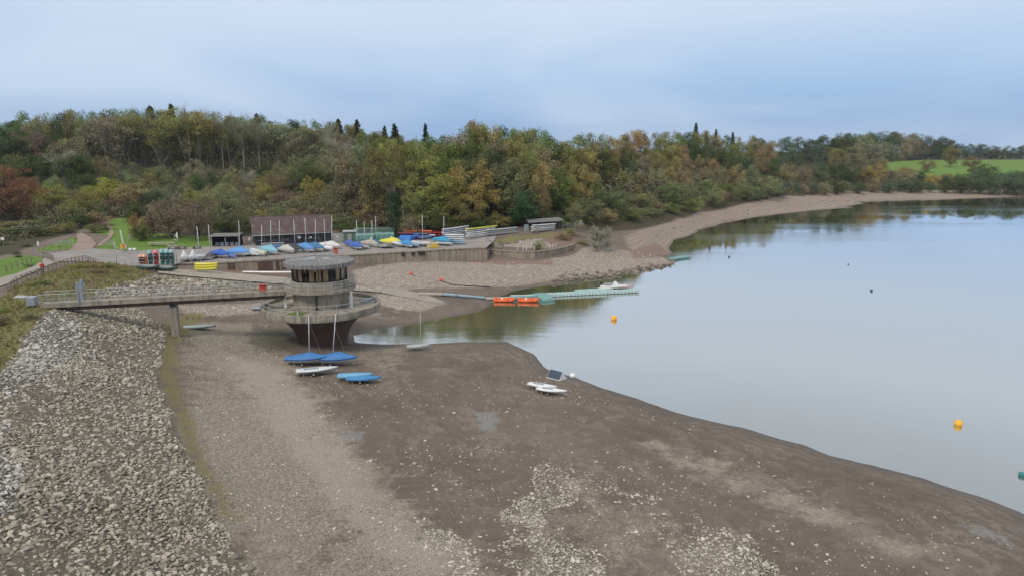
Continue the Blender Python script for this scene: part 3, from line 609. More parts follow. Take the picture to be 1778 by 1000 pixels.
# tufts of rough vegetation
def tuft_mesh(n_=14):
    V = []; Fc = []
    for i in range(n_):
        a = rng.uniform(0, 6.28); l = rng.uniform(.5, 1); r0 = rng.uniform(0, .35); b0 = np.array([r0*math.cos(a), r0*math.sin(a), 0]); a2 = rng.uniform(0, 6.28); w_ = .09
        top = b0*1.8+np.array([math.cos(a2)*.3, math.sin(a2)*.3, l]); side = np.array([math.cos(a2+1.5), math.sin(a2+1.5), 0])*w_
        k_ = len(V); V += [b0-side, b0+side, top]; Fc.append((k_, k_+1, k_+2))
    return np.array(V), Fc
def m_tuft(name, c1, c2, c3):
    b = NB(name); isl = b.n('ShaderNodeNewGeometry').outputs['Random Per Island']; nz_ = b.noise(b.pos(), .35, 4).outputs['Fac']
    cc = b.mix(b.mr(nz_, .38, .62), c1, c2); cc = b.mix(b.mr(isl, .55, 1, 0, .8), cc, c3); return b.done(b.bsdf(cc, .9, 0, None, .1))
M['tuft'] = m_tuft('rough_grass', (.30, .28, .09), (.29, .22, .14), (.17, .165, .06))
M['tuft_g'] = m_tuft('green_tufts', (.08, .125, .03), (.12, .14, .04), (.06, .08, .02))
tv, tf = tuft_mesh()
pt = fill(scrub, .42, edge=1.5, dens=.9); pt = pt[(np.hypot(pt[:, 0], pt[:, 1]) < 140)]
tag(scatter('rough_grass', tv, tf, pt, rng.uniform(.12, .45, len(pt)), M['tuft'], (.7, 1.2), 0, upright=True), 'rough brown and yellow-green grass on the dam shoulder', 'grass', kind='stuff')
pt = np.vstack([fill(scrub2, .5, edge=1.0, dens=.6, thr=.45), fill(grass3, .8, dens=.5), fill(moss, .6, thr=.5, dens=.35)])
tag(scatter('rough_grass', tv, tf, pt, rng.uniform(.12, .32, len(pt)), M['tuft_g'], (.7, 1.2), 0, upright=True), 'sparse green weeds along the foot of the stones', 'grass', kind='stuff')


# ------------------------------------------------------------------ outlet tower
def m_glass():
    b = NB('tower_glass'); fr = b.n('ShaderNodeFresnel'); fr.inputs[0].default_value = 1.35; tr = b.n('ShaderNodeBsdfTransparent'); tr.inputs[0].default_value = (.78, .74, .68, 1)
    gl = b.n('ShaderNodeBsdfGlossy'); gl.inputs['Roughness'].default_value = .05; mx_ = b.n('ShaderNodeMixShader'); b.L(fr.outputs[0], mx_.inputs[0]); b.L(tr.outputs[0], mx_.inputs[1]); b.L(gl.outputs[0], mx_.inputs[2]); return b.done(mx_.outputs[0])
M['glass'] = m_glass()
M['curtain'] = m_plain('pale_blind', (.75, .60, .43), .8, .4, 3)
M['brownwall'] = m_plain('brown_panel', (.10, .055, .04), .7, .3)
M['moss'] = m_plain('moss', (.10, .14, .035), .95, .5, 2, bump=.5)
M['whitepaint'] = m_plain('white_paint', (.72, .72, .70), .5, .2)
TX, TY = -23.45, 82.0
tw = thing('outlet_tower', 'round concrete draw-off tower with glazed cabin standing on the dried lake bed', 'tower', (TX, TY, 0))
MB().lathe([(2.92, .2), (2.95, 1.0), (3.12, 1.9), (3.45, 2.8), (3.95, 3.5), (4.6, 4.15), (5.2, 4.6), (5.6, 4.95)], 64).build('base', M['conc_base'], tw)
MB().lathe([(5.4, 4.9), (6.8, 5.0), (7.02, 5.06), (7.08, 5.3), (7.08, 5.9), (6.72, 5.9), (6.7, 5.5), (3.2, 5.62)], 72, smooth=False).build('ring_platform', M['conc'], tw)
b = MB()
for i in range(36):
    a = 2*math.pi*i/36; b.box(7.083*math.cos(a), 7.083*math.sin(a), 5.6, .012, .03, .58, a)
b.build('panel_joint', M['black'], tw)
b = MB(); b.lathe([(3.5, .17), (6.6, .075), (6.6, .1), (3.5, .2)], 14, (0, 0, 5.44), a0=R(238), a1=R(262)); b.build('moss_patch', M['moss'], tw)
b = MB(); b.lathe([(3.28, 5.3), (3.28, 7.68)], 14, smooth=False); b.build('stem', M['conc'], tw)
for i in range(14):
    a = 2*math.pi*i/14; MB().box(3.27*math.cos(a), 3.27*math.sin(a), 6.52, .10, .08, 2.2, a).build('stem_rib', M['conc'], tw)
MB().box(-.05+.4, -3.25, 6.4, .16, .16, 2.1).build('dark_gap_strip', M['black'], tw)  # black strip added to stand for the dark vertical doorway gap in the stem
MB().lathe([(3.2, 7.62), (4.1, 7.66), (4.25, 7.72), (4.25, 8.0), (3.2, 8.0)], 48, smooth=False).build('gallery_deck', M['conc'], tw)
MB().lathe([(3.42, 8.003), (3.36, 8.86), (3.2, 8.92), (3.1, 8.92)], 14, smooth=False).build('cabin_wall', M['conc'], tw)
MB().lathe([(3.22, 8.9), (3.22, 10.7)], 14, smooth=False).build('window_glass', M['glass'], tw)
b = MB()
for i in range(14):
    a = 2*math.pi*i/14; b.box(3.24*math.cos(a), 3.24*math.sin(a), 9.8, .14, .10, 1.8, a)
b.lathe([(3.18, 8.9), (3.28, 8.9), (3.28, 8.98), (3.18, 8.98)], 14, smooth=False); b.lathe([(3.18, 10.55), (3.28, 10.55), (3.28, 10.7), (3.18, 10.7)], 14, smooth=False)
b.build('window_frame', M['black'], tw)
b = MB()
for i in range(22):
    a = 2*math.pi*(i+.3)/22
    if i % 4 != 3: MB().box(2.85*math.cos(a), 2.85*math.sin(a), 9.8, .04, .58, 1.6, a).build('blind', M['curtain'], tw)
MB().lathe([(2.75, 8.7), (2.75, 9.35), (2.2, 9.4)], 20).build('inner_wall', M['brownwall'], tw)
MB().lathe([(3.0, 10.66), (4.05, 10.66), (4.2, 10.7), (4.2, 11.14), (4.12, 11.2), (4.04, 11.14)], 56, smooth=False).build('roof_fascia', M['roofmetal'], tw)
MB().lathe([(4.08, 11.12), (1.6, 11.28), (.6, 11.40), (.02, 11.48)], 28, smooth=False).build('roof', M['roofmetal'], tw)
b = MB()
for i in range(20):
    a = 2*math.pi*i/20; b.tube((4.05*math.cos(a), 4.05*math.sin(a), 11.15), (.6*math.cos(a), .6*math.sin(a), 11.41), .03, n=4)
for i in range(48):
    a = 2*math.pi*i/48; b.box(4.205*math.cos(a), 4.205*math.sin(a), 10.92, .012, .035, .42, a)
b.build('roof_seam', M['galv'], tw)
def ring_rail(r, z0, z1, n_, name, parent, rr_=.028, a0=0, a1=2*math.pi, mids=(.5,), mat='galv'):
    b = MB(); k = 72
    for zz in (z1,)+tuple(z0+(z1-z0)*m_ for m_ in mids):
        pts = [(r*math.cos(a0+(a1-a0)*i/k), r*math.sin(a0+(a1-a0)*i/k), zz) for i in range(k+1)]; b.path(pts, rr_, 5)
    for i in range(n_+1):
        a = a0+(a1-a0)*i/n_; b.tube((r*math.cos(a), r*math.sin(a), z0), (r*math.cos(a), r*math.sin(a), z1), rr_, n=5)
    return b.build(name, M[mat], parent)
BRA = math.atan2(-8.4, -28.7)   # direction from the tower to the dam
ring_rail(4.18, 8.0, 9.1, 18, 'gallery_railing', tw, .026, BRA+.28, BRA+2*math.pi-.28, (.35, .68))
ring_rail(6.9, 5.9, 6.95, 30, 'platform_railing', tw, .028, mids=(.5,), mat='galv')
for a in (R(200), R(-18)):
    x, y = 4.2*math.cos(a), 4.2*math.sin(a); MB().box(x, y, 6.55, .28, .2, 2.2, a).build('support_post', M['whitepaint'], tw)
b = MB(); b.tube((-1.9, -3.4, 5.75), (-1.2, -5.6, 5.65), .08); b.build('pipe', M['galv'], tw); MB().tube((2.6, -3.0, 5.75), (3.2, -5.2, 5.65), .07).build('pipe', M['galv'], tw)
MB().box(5.2, 2.0, 5.75, 1.2, .8, .6, .3).build('hatch', M['pane'], tw)

# ------------------------------------------------------------------ footbridge
u_ = Vector((-28.7, -8.4, 0)).normalized(); v_ = Vector((-u_.y, u_.x, 0)); ang = math.atan2(u_.y, u_.x); L0, L1 = 4.2, 29.6
br = thing('footbridge', 'long straight concrete footbridge with thin railings from the dam to the tower', 'bridge', (TX, TY, 0), ang)
lm = (L0+L1)/2; LL = L1-L0
b = MB().box(lm, 0, 7.5, LL, 2.0, .36); b.build('deck', M['conc'], br)
MB().box(lm, 0, 7.09, LL, 1.2, .46).build('beam', M['conc_base'], br)
for s in (-1, 1): MB().box(lm, s*.92, 7.76, LL, .18, .16).build('kerb', M['conc'], br)
for s in (-1, 1):
    b = MB(); n_ = 13
    b.tube((L0, s*.92, 8.82), (L1, s*.92, 8.82), .03, n=5); b.tube((L0, s*.92, 7.98), (L1, s*.92, 7.98), .02, n=4)
    for i in range(n_+1): b.tube((L0+LL*i/n_, s*.92, 7.8), (L0+LL*i/n_, s*.92, 8.84), .035, n=5)
    for i in range(int(LL/.2)): b.tube((L0+.2*i, s*.92, 7.98), (L0+.2*i, s*.92, 8.82), .009, n=3, cap=False)
    b.build('railing', M['galv'], br)
pl = 16.5
b = MB().box(pl, 0, 4.4, .75, 1.1, 4.9); b.build('pillar', M['conc'], br)
MB().box(pl, 0, 6.8, .62, 1.3, .35).build('bearing', M['black'], br)
gt = thing('bridge_gate', 'tall blue-grey security gate standing across the footbridge', 'gate', (TX+u_.x*25.8, TY+u_.y*25.8, 7.72), ang)
MB().box(0, -.9, 1.1, .12, .5, 2.3).build('gate_panel', M['pane'], gt); MB().box(0, .9, 1.1, .12, .5, 2.3).build('gate_panel', M['pane'], gt)
b = MB()
for i in range(12): b.tube((0, -.62+.11*i, .1), (0, -.62+.11*i, 2.1), .02, n=4)
b.box(0, 0, .12, .05, 1.3, .06).box(0, 0, 2.1, .05, 1.3, .06); b.build('bars', M['galv'], gt)
for s in (-1, 1):
    b = MB()
    for i in range(5): b.tube((0, s*(1.1+.1*i), .3+.25*i), (0, s*(1.1+.12*i), 2.2-.1*i), .02, n=4)
    b.build('side_spikes', M['galv'], gt)
x, y = TX+u_.x*30.6, TY+u_.y*30.6
cb = thing('metal_cabinet', 'grey metal cabinet with raised pale lid at the landward end of the footbridge', 'cabinet', (x, y, 7.6), ang)
MB().box(0, 0, .45, .8, 1.2, .9).build('body', M['pane'], cb)
b = MB(); b.add([(.5, -.6, .95), (1.5, -.6, 1.05), (1.5, .6, 1.05), (.5, .6, .95), (.5, -.6, .88), (1.5, -.6, .98), (1.5, .6, .98), (.5, .6, .88)], [(0,1,2,3),(7,6,5,4),(0,4,5,1),(1,5,6,2),(2,6,7,3),(3,7,4,0)]); b.build('lid', M['galv'], cb)
M['red'] = m_plain('red_paint', (.55, .07, .04), .5, .2); M['orange'] = m_plain('orange_plastic', (.75, .13, .03), .45, .15)
def lifebuoy(loc, rz, label, h=.85):
    t = thing('lifebuoy_cabinet', label, 'lifebuoy', loc, rz, 'red lifebuoy cabinets')
    MB().box(0, 0, h*.5, .8, .28, h*.95).build('housing', M['red'], t)
    b = MB().box(0, -.14, h*.98, .86, .5, .06); b.build('hood', M['red'], t)
    b = MB(); pts = [(.25*math.cos(a), -.17, h*.5+.25*math.sin(a)) for a in [i*math.pi/8 for i in range(17)]]; b.path(pts, .05, 6); b.build('ring', M['orange'], t)
    return t
q = Vector((TX, TY, 0))+u_*6.6+v_*(-.0); q = Vector((TX, TY, 0))+u_*6.6 + v_*(-.75 if v_.y > 0 else .75)
lifebuoy((q.x, q.y, 7.86), ang+math.pi, 'red lifebuoy cabinet fixed on the footbridge near the tower')
x, y = P(582, 442, 4.5); lifebuoy((x, y+.6, 4.6), .2, 'red lifebuoy cabinet at the end of the quay rail', 1.1)

# ------------------------------------------------------------------ quay walls
def wall_line(name, label, pts, z0, z1, th_, cap_h, cap_w, joint, mat):
    t = thing(name, label, 'wall', (*pts[0], 0)); pts = [Vector((p[0]-pts[0][0], p[1]-pts[0][1])) for p in pts]
    b = MB(); k = MB(); j = MB()
    for a, c_ in zip(pts[:-1], pts[1:]):
        d_ = (c_-a); L_ = d_.length; d_ /= L_; nn = Vector((-d_.y, d_.x)); mid = (a+c_)/2+nn*th_/2; an = math.atan2(d_.y, d_.x)
        b.box(mid.x, mid.y, (z0+z1)/2, L_+.02, th_, z1-z0, an); m2 = (a+c_)/2+nn*(cap_w/2-.12); k.box(m2.x, m2.y, z1+cap_h/2+.002, L_+.03, cap_w, cap_h, an)
        n_ = max(1, round(L_/joint))
        for i in range(n_):
            p_ = a+d_*(L_*(i+.5)/n_)-nn*.004; j.box(p_.x, p_.y, (z0+z1)/2, .055, .02, z1-z0-.02, an)
    b.build('wall_face', mat, t); k.build('coping', M['conc'], t); j.build('joint', M['conc_base'], t); return t
qw = wall_line('quay_wall', 'long straight concrete quay wall below the dinghy park', wallA, 1.0, 4.3, .5, .22, .75, 1.9, M['conc_wall'])
b = MB()
for px, w_ in ((402, .9), (455, 1.0), (468, .8), (482, .5), (493, .6)):
    x, y = P(px, 455, 3.3); 
    a = np.array(wallA[2]); 
    # dark tarred panels on the wall face
    px0 = px; A_, B_ = (wallA[1], wallA[2]) if px < 439 else (wallA[3], wallA[4])
    A_ = np.array(A_); B_ = np.array(B_); rr0 = ray(px, 460); 
    s_ = np.cross(np.r_[A_[0], A_[1], 0][:2]*0+A_, rr0[:2])/np.cross(rr0[:2], (B_-A_)); pt_ = A_+(B_-A_)*s_
    dd = (B_-A_)/np.linalg.norm(B_-A_); nn = np.array([-dd[1], dd[0]]); pt_ = pt_-nn*.03-np.array(wallA[0]); b.box(pt_[0], pt_[1], 3.1, w_*1.4, .05, 2.2, math.atan2(dd[1], dd[0]))
b.build('dark_panel', M['conc_base'], qw)
wallB = [P(850,434,3.4), P(880,436,3.4), P(905,437.4,3.4), P(928,437.7,3.4), P(950,435,3.4), P(968,432.3,3.4), P(984,428.5,3.4), P(997,424.3,3.4)]
wall_line('terrace_wall', 'curved pale concrete retaining wall right of the quay', wallB, .9, 3.3, .4, .14, .55, 2.6, M['conc_wall'])
x0, y0 = P(1000,424,3.4); x1, y1 = P(1022,427,3.0)
# link wall between the quay end and the terrace wall
wall_line('return_wall', 'short concrete wall joining the quay end to the curved wall', [P(845.5,430.2,4.5), tuple(np.array(P(850,434,3.4))+np.array([.05, .6]))], .9, 3.5, .4, .12, .5, 3, M['conc_wall'])
for k, (px, py) in enumerate([(700, 444), (717, 443), (729, 443), (735, 443.5)]):
    A_ = np.array(wallA[5]); B_ = np.array(wallA[6]); r0 = ray(px, py)[:2]; s_ = (A_[0]*r0[1]-A_[1]*r0[0])/-((B_-A_)[0]*r0[1]-(B_-A_)[1]*r0[0]); p_ = A_+(B_-A_)*s_; dd = (B_-A_)/np.linalg.norm(B_-A_); nn = np.array([-dd[1], dd[0]]); p_ = p_-nn*.16
    b = MB(); pts = [(.3*math.cos(a), 0, .3*math.sin(a)) for a in [i*math.pi/8 for i in range(17)]]; b.path(pts, .12, 6); o = b.build('tyre_fender', M['tyre']); o.location = (p_[0], p_[1], 3.95); o.rotation_euler = (0, 0, math.atan2(dd[1], dd[0]))
    tag(o, 'black tyre fender hanging on the quay wall, ' + ['leftmost of the four', 'second from the left', 'third from the left', 'rightmost of the four'][k], 'tyre', 'tyre fenders on the quay wall')

# quay handrail
def post_rail(name, label, pts, h, sp_, mat, cat='railing', r=.035, rails=(1.0, .55), group=None, zoff=0.0, posts_part='post'):
    pts = [Vector(p) for p in pts]; o0 = pts[0]; t = thing(name, label, cat, o0, 0, group); pr = MB(); rb = MB(); cnt = 0
    for a, c_ in zip(pts[:-1], pts[1:]):
        a = a-o0; c_ = c_-o0; L_ = (c_-a).length; n_ = max(1, round(L_/sp_))
        for hh in rails: rb.tube(a+Vector((0, 0, h*hh)), c_+Vector((0, 0, h*hh)), r*.8, n=4)
        for i in range(n_):
            p = a.lerp(c_, i/n_); pb = MB().box(p.x, p.y, p.z+h*.5, r*2.4, r*2.4, h+.06); pb.build(posts_part, mat, t); cnt += 1
    rb.build('rail', mat, t); return t
M['greyrail'] = m_plain('grey_rail', (.33, .33, .30), .7, .3)
wn_ = [np.array(q) for q in wallA]
rail_pts = [(q[0]-.05, q[1]+.35, 4.55) for q in wallA[:5]]
post_rail('quay_railing', 'low grey post and rail along the quay edge before the parked dinghies', rail_pts, 1.0, 1.5, M['greyrail'], r=.04)
rail2 = [(wallA[4][0]+8.0, wallA[4][1]+3.0, 4.55)]
rp = [P(px, py, 4.55) for px, py in ((618, 439.5), (662, 437.2), (770, 430.6))]
post_rail('quay_railing', 'sparse posts with a cable on the quay edge right of the tower', [(x, y, 4.55) for x, y in rp], 1.0, 2.6, M['greyrail'], r=.04, rails=(.95,))

# ------------------------------------------------------------------ boathouse and sheds
ba = R(24); bx_, by_ = -54.6, 144.5
bh = thing('boathouse', 'long black weatherboarded boathouse with brown tiled roof behind the dinghies', 'building', (bx_, by_, 4.5), ba)
LB, DB, EH, RH = 15.8, 9.5, 2.45, 5.7
b = MB(); b.add([(0,0,-.3),(LB,0,-.3),(LB,DB,-.3),(0,DB,-.3),(0,0,EH),(LB,0,EH),(LB,DB,EH),(0,DB,EH),(0,DB/2,RH-.12),(LB,DB/2,RH-.12)], [(0,1,5,4),(2,3,7,6),(0,4,8,7,3),(1,2,6,9,5)]); b.build('wall', M['board'], bh)
def slope(y0, z0, y1, z1, x0, x1, th_=.12):
    return [(x0,y0,z0),(x1,y0,z0),(x1,y1,z1),(x0,y1,z1),(x0,y0,z0-th_),(x1,y0,z0-th_),(x1,y1,z1-th_),(x0,y1,z1-th_)], [(0,1,2,3),(7,6,5,4),(0,4,5,1),(1,5,6,2),(2,6,7,3),(3,7,4,0)]
b = MB(); s_ = (RH-EH)/(DB/2); b.add(*slope(-.5, EH-.5*s_+.1, DB/2, RH+.1, -.5, LB+.5)); b.add(*slope(DB+.5, EH-.5*s_+.1, DB/2, RH+.1, -.5, LB+.5)); rf = b.build('roof', M['tiles'], bh)
MB().tube((-.5, DB/2, RH+.12), (LB+.5, DB/2, RH+.12), .1).build('ridge', M['tiles'], rf)
for y0_, y1_ in ((-.5, DB/2), (DB+.5, DB/2)):
    b = MB(); z0_ = EH-.5*s_+.06; b.add([(-.56, y0_, z0_-.15), (-.5, y0_, z0_-.15), (-.5, y1_, RH-.06), (-.56, y1_, RH-.06), (-.56, y0_, z0_+.06), (-.5, y0_, z0_+.06), (-.5, y1_, RH+.14), (-.56, y1_, RH+.14)], [(0,3,2,1),(4,5,6,7),(0,1,5,4),(1,2,6,5),(2,3,7,6),(3,0,4,7)]); b.build('bargeboard', M['wood'], bh)
MB().tube((-.5, -.56, EH-.28), (LB+.5, -.56, EH-.28), .07).build('gutter', M['galv'], bh)
for xw, ww, hz in ((1.3, 1.5, 1.5), (3.7, 1.3, 1.4), (5.9, 1.6, 1.35), (10.6, 1.3, 1.45), (12.6, 1.5, 1.4)):
    f = MB().box(xw, -.03, hz, ww+.16, .06, .95).build('window_frame', M['black'], bh); MB().box(xw, -.07, hz, ww, .03, .8).build('pane', M['glass_dark'], f)
    MB().box(xw, -.11, hz-.42, ww+.2, .08, .05).build('sill', M['galv'], f)
for xd in (8.2, 14.4):
    dd_ = MB().box(xd, -.04, .95, 1.0, .08, 2.0).build('door', M['black'], bh); MB().box(xd+.38, -.1, .95, .05, .05, .12).build('handle', M['galv'], dd_)
MB().box(8.9, -.06, 1.5, .9, .05, .6).build('notice_board', M['pane'], bh)
for xl, zl in ((9.0, 1.25), (11.4, 1.25)):
    MB().lathe([(.0, .2), (.18, .15), (.22, 0), (.18, -.15), (.0, -.2)], 12, (xl, -.35, zl)).build('white_lamp', M['whitepaint'], bh)
MB().lathe([(0, .16), (.2, .1), (.22, -.1), (0, -.16)], 12, (-.2, 2.4, 4.0)).build('gable_light', M['whitepaint'], bh)
def bench(name, label, cat, loc, rz, L_, mat, top=True):
    t = thing(name, label, cat, loc, rz)
    if top: MB().box(0, 0, .73, L_, .7, .06).build('table_top', mat, t)
    for s in (-1, 1): MB().box(0, s*.62, .44, L_, .26, .05).build('seat', mat, t)
    for s in (-1, 1): b = MB().box(s*L_*.36, 0, .22, .1, 1.4, .44); b.build('leg', mat, t)
    return t
def Q(px, py, z=None):
    if z is None: x, y = G(px, py); return (x, y, Tz(x, y)+.06)
    x, y = P(px, py, z); return (x, y, z)
bench('trestle_bench', 'long pale bench against the front of the black boathouse', 'bench', Q(474, 428.5, 4.55), ba, 4.4, M['palewood'])
bench('picnic_table', 'long weathered picnic table standing on the lawn', 'table', Q(281, 428), .15, 5.2, M['palewood'])
bench('picnic_table', 'low pale bench at the lawn edge behind the upright kayaks', 'table', Q(300, 433.5), .1, 1.9, M['palewood'])
bench('picnic_table', 'dark bench at the lawn edge right of the pale bench', 'table', Q(316, 433.5), .1, 1.8, M['wood'])
bench('picnic_table', 'dark bench at the lawn edge near the open shed', 'table', Q(342, 433), .1, 1.6, M['wood'])
bn = MB().lathe([(0, -.5), (.14, -.45), (.24, -.1), (.2, .25), (.08, .42), (0, .5)], 14).build('fender_buoy', M['whitepaint']); bn.location = Vector(Q(434, 424, 4.55))+Vector((0, 0, .9)); tag(bn, 'white buoy hanging by the dark boathouse gable', 'buoy')
# open fronted shed left of the boathouse
sx, sy, _ = Q(368, 428, 4.6)
sh = thing('open_shed', 'dark open-fronted shed left of the black boathouse', 'shed', (sx, sy, 4.55), R(8))
MB().box(2.8, 1.6, 2.35, 5.9, 3.6, .12).build('roof', M['roofmetal'], sh)
MB().box(2.8, 3.1, 1.15, 5.5, .1, 2.3).box(0.05, 1.6, 1.15, .1, 2.9, 2.3).box(5.55, 1.6, 1.15, .1, 2.9, 2.3).build('wall', M['board'], sh)
for xx in (.05, 2.8, 5.5): MB().box(xx, 0, 1.15, .13, .13, 2.3).build('post', M['greyrail'], sh)
MB().box(2.8, -.25, 2.2, 5.9, .1, .2).build('fascia', M['greyrail'], sh)
b = MB(); 
for i in range(5): b.box(.8+i*1.0, 1.4, .35, .7, .8, .6+.1*(i % 2))
b.build('stored_crate', M['pane'], sh)
# green stores and tarpaulin tents
M['green'] = m_plain('green_painted_metal', (.10, .155, .125), .6, .3, 1); M['tarp'] = m_plain('green_tarpaulin', (.045, .145, .125), .6, .25, 1.0, bump=.4); M['tarp_l'] = m_plain('pale_tarpaulin', (.13, .24, .22), .6, .2, 1.5, bump=.4)
gx_, gy_, _ = Q(597, 421, 4.6)
g1 = thing('green_store', 'grey-green flat-roofed store shed beside the tarpaulin tents', 'shed', (gx_, gy_, 4.5), R(14))
MB().box(1.3, 1.5, 1.15, 2.6, 3, 2.3).build('wall', M['green'], g1); MB().box(1.3, 1.5, 2.36, 2.9, 3.4, .12).build('roof', M['galv'], g1); MB().box(1.3, -.03, .95, .9, .05, 1.9).build('door', M['greyrail'], g1)
gx_, gy_, _ = Q(612, 417, 4.6)
g2 = thing('shipping_container', 'long green storage container behind the tarpaulin tents', 'container', (gx_, gy_+1.5, 4.5), R(10))
b = MB().box(4.6, 1.2, 1.2, 9.2, 2.4, 2.4); b.build('body', M['green'], g2)
b = MB()
for i in range(30): b.box(.2+i*.3, -.02, 1.2, .12, .04, 2.2)
b.build('ribs', M['green'], g2)
def tent(px, py, wid, label, rz):
    x, y, _ = Q(px, py, 4.55); t = thing('boat_tent', label, 'tent', (x, y, 4.52), rz, 'green tarpaulin tents on the quay')
    b = MB(); k = 10; rings = []
    for i in range(k+1):
        X = wid*i/k; wv = .05*math.sin(i*2.3); rings.append([(X, -.15+wv, 0), (X+.02, -.05-wv, 1.0), (X, .35+wv, 1.75), (X, 1.5, 2.15-.04*math.sin(i)), (X, 2.6, 1.7), (X, 3.0, 0)])
    b.loft(rings, cap=True, smooth=False, closed=False); b.build('tarpaulin', M['tarp'], t)
    b = MB(); rings = [[(wid*i/k, .345+.05*math.sin(i*2.3), 1.775), (wid*i/k, 1.5, 2.18)] for i in range(k+1)]; b.loft(rings, cap=False, closed=False); b.build('pale_top', M['tarp_l'], t)  # paler strip laid over the upper front slope of the tent
    MB().box(wid*.86, -.1, 1.25, .5, .1, .35).build('white_label', M['whitepaint'], t)
tent(617, 424, 4.0, 'green tarpaulin boat tent, left of the two', R(5)); tent(650.5, 422.5, 4.2, 'green tarpaulin boat tent, right of the two', R(8))
MB().box(0, 0, 0, .01, .01, .01)
fx, fy, _ = Q(580, 420, 4.6); pf = thing('panel_fence', 'grey board fence with a white notice beside the boathouse', 'fence', (fx, fy, 4.5), R(6))
MB().box(.9, 0, .95, 2.0, .06, 1.7).build('panel', M['greyrail'], pf); MB().box(.8, -.05, 1.2, .28, .03, .4).build('notice', M['whitepaint'], pf)
# canopy at the far end
cx_, cy_, _ = Q(920, 402, 4.95)
cn = thing('rack_canopy', 'flat dark roof canopy over stored racing hulls at the quay end', 'canopy', (cx_, cy_, 4.9), R(22))
b = MB(); b.add([(-.8,-1.2,2.35),(8.8,-1.2,2.5),(9.6,3.2,2.9),(.2,3.2,2.75),(-.8,-1.2,2.2),(8.8,-1.2,2.35),(9.6,3.2,2.75),(.2,3.2,2.6)], [(0,1,2,3),(7,6,5,4),(0,4,5,1),(1,5,6,2),(2,6,7,3),(3,7,4,0)]); b.build('roof', M['roofmetal'], cn)
for xx in (0, 2.9, 5.8, 8.5):
    MB().box(xx, -.9, 1.15, .12, .12, 2.3).build('post', M['wood'], cn); 
MB().box(4.5, 3.0, 1.2, 9.2, .1, 2.7).build('back_wall', M['board'], cn)
MB().box(-1.2, -.6, .9, 1.2, .1, 1.8).build('grey_panel', M['pane'], cn)

# ------------------------------------------------------------------ boats
def stations(L, Bm, dep, rock, bowp, n_=11):
    st = []
    for i in range(n_+1):
        t = i/n_; hb = Bm/2*(1-(max(0, t-.42)/.58)**bowp)*(.78+.22*min(1, t/.35)); hb = max(hb, .015)
        kz = rock*((t-.42)/.58)**2*(1 if t > .42 else .35); sz = dep+.12*(t-.3)**2*dep*4
        st.append((L*(t-.5), hb, kz, sz))
    return st
def hull_mesh(name, L, Bm, dep, rock=.22, bowp=2.2, deck=True):
    rings = []
    for x, hb, kz, sz in stations(L, Bm, dep, rock, bowp):
        rg = [(x, -hb, sz), (x, -hb*.93, sz*.45+kz*.5), (x, -hb*.55, kz+.07), (x, 0, kz), (x, hb*.55, kz+.07), (x, hb*.93, sz*.45+kz*.5), (x, hb, sz)]
        rg += [(x, hb*.5, sz+.03), (x, 0, sz+.045), (x, -hb*.5, sz+.03)]
        rings.append(rg)
    return MB().loft(rings).mesh(name)
def cover_mesh(name, L, Bm, dep, peak=.6, flat=False):
    rings = []; st = stations(L*1.02, Bm, dep, .22, 2.2, 14)
    for j, (x, hb, kz, sz) in enumerate(st):
        t = j/14; rz_ = sz + (peak*max(.12, 1-abs(t-.6)/(.42 if t > .6 else .75)) if not flat else .1+.05*math.sin(t*3.14)); sg = .03*math.sin(j*2.1)
        h2 = hb+.035
        rings.append([(x, -h2*1.0, sz-.16+sg), (x, -h2, sz+.03), (x, -h2*.45, sz+(rz_-sz)*.42), (x, 0, rz_), (x, h2*.45, sz+(rz_-sz)*.42), (x, h2, sz+.03), (x, h2, sz-.16-sg)])
    return MB().loft(rings, cap=True, closed=False).mesh(name)
def band_mesh(name, L, Bm, dep):
    b = MB(); st = stations(L*1.02, Bm, dep, .22, 2.2, 14); rings = [[(x, s*(hb+.04), sz-.04), (x, s*(hb+.04), sz-.18)] for s in (-1,) for x, hb, kz, sz in st]; b.loft(rings, cap=False, closed=False)
    rings = [[(x, (hb+.04), sz-.18), (x, (hb+.04), sz-.04)] for x, hb, kz, sz in st]; b.loft(rings, cap=False, closed=False); return b.mesh(name)
def mast_mesh(h, rake=.0, r=.05):
    b = MB().tube((0, 0, 0), (rake, 0, h), r, r*.75, 6); b.tube((rake*.66, -.32, h*.62), (rake*.66, .32, h*.62), .015, n=4); b.tube((0, 0, h*.97), (1.6, 0, .05), .005, n=3); return b.mesh('mast')
HM = {'dinghy': hull_mesh('hull', 4.5, 1.6, .5), 'big': hull_mesh('hull', 4.9, 1.8, .55), 'flat': hull_mesh('hull', 4.2, 1.4, .28, .12, 1.9), 'small': hull_mesh('hull', 3.3, 1.4, .42, .15, 2.6), 'pram': hull_mesh('hull', 2.4, 1.25, .42, .15, 3.5),
      'shell': hull_mesh('hull', 9.5, .55, .28, .1, 1.7), 'kayak': hull_mesh('hull', 3.4, .7, .32, .15, 1.7), 'canoe': hull_mesh('hull', 4.6, .9, .38, .2, 1.9)}
CM = {'dinghy': cover_mesh('cover', 4.5, 1.6, .5), 'big': cover_mesh('cover', 4.9, 1.8, .55, .7), 'flat': cover_mesh('cover', 4.2, 1.4, .28, flat=True), 'small': cover_mesh('cover', 3.3, 1.4, .42, .3), 'pram': cover_mesh('cover', 2.4, 1.25, .42, .95)}
BMm = band_mesh('hem', 4.9, 1.8, .55); MM = {}
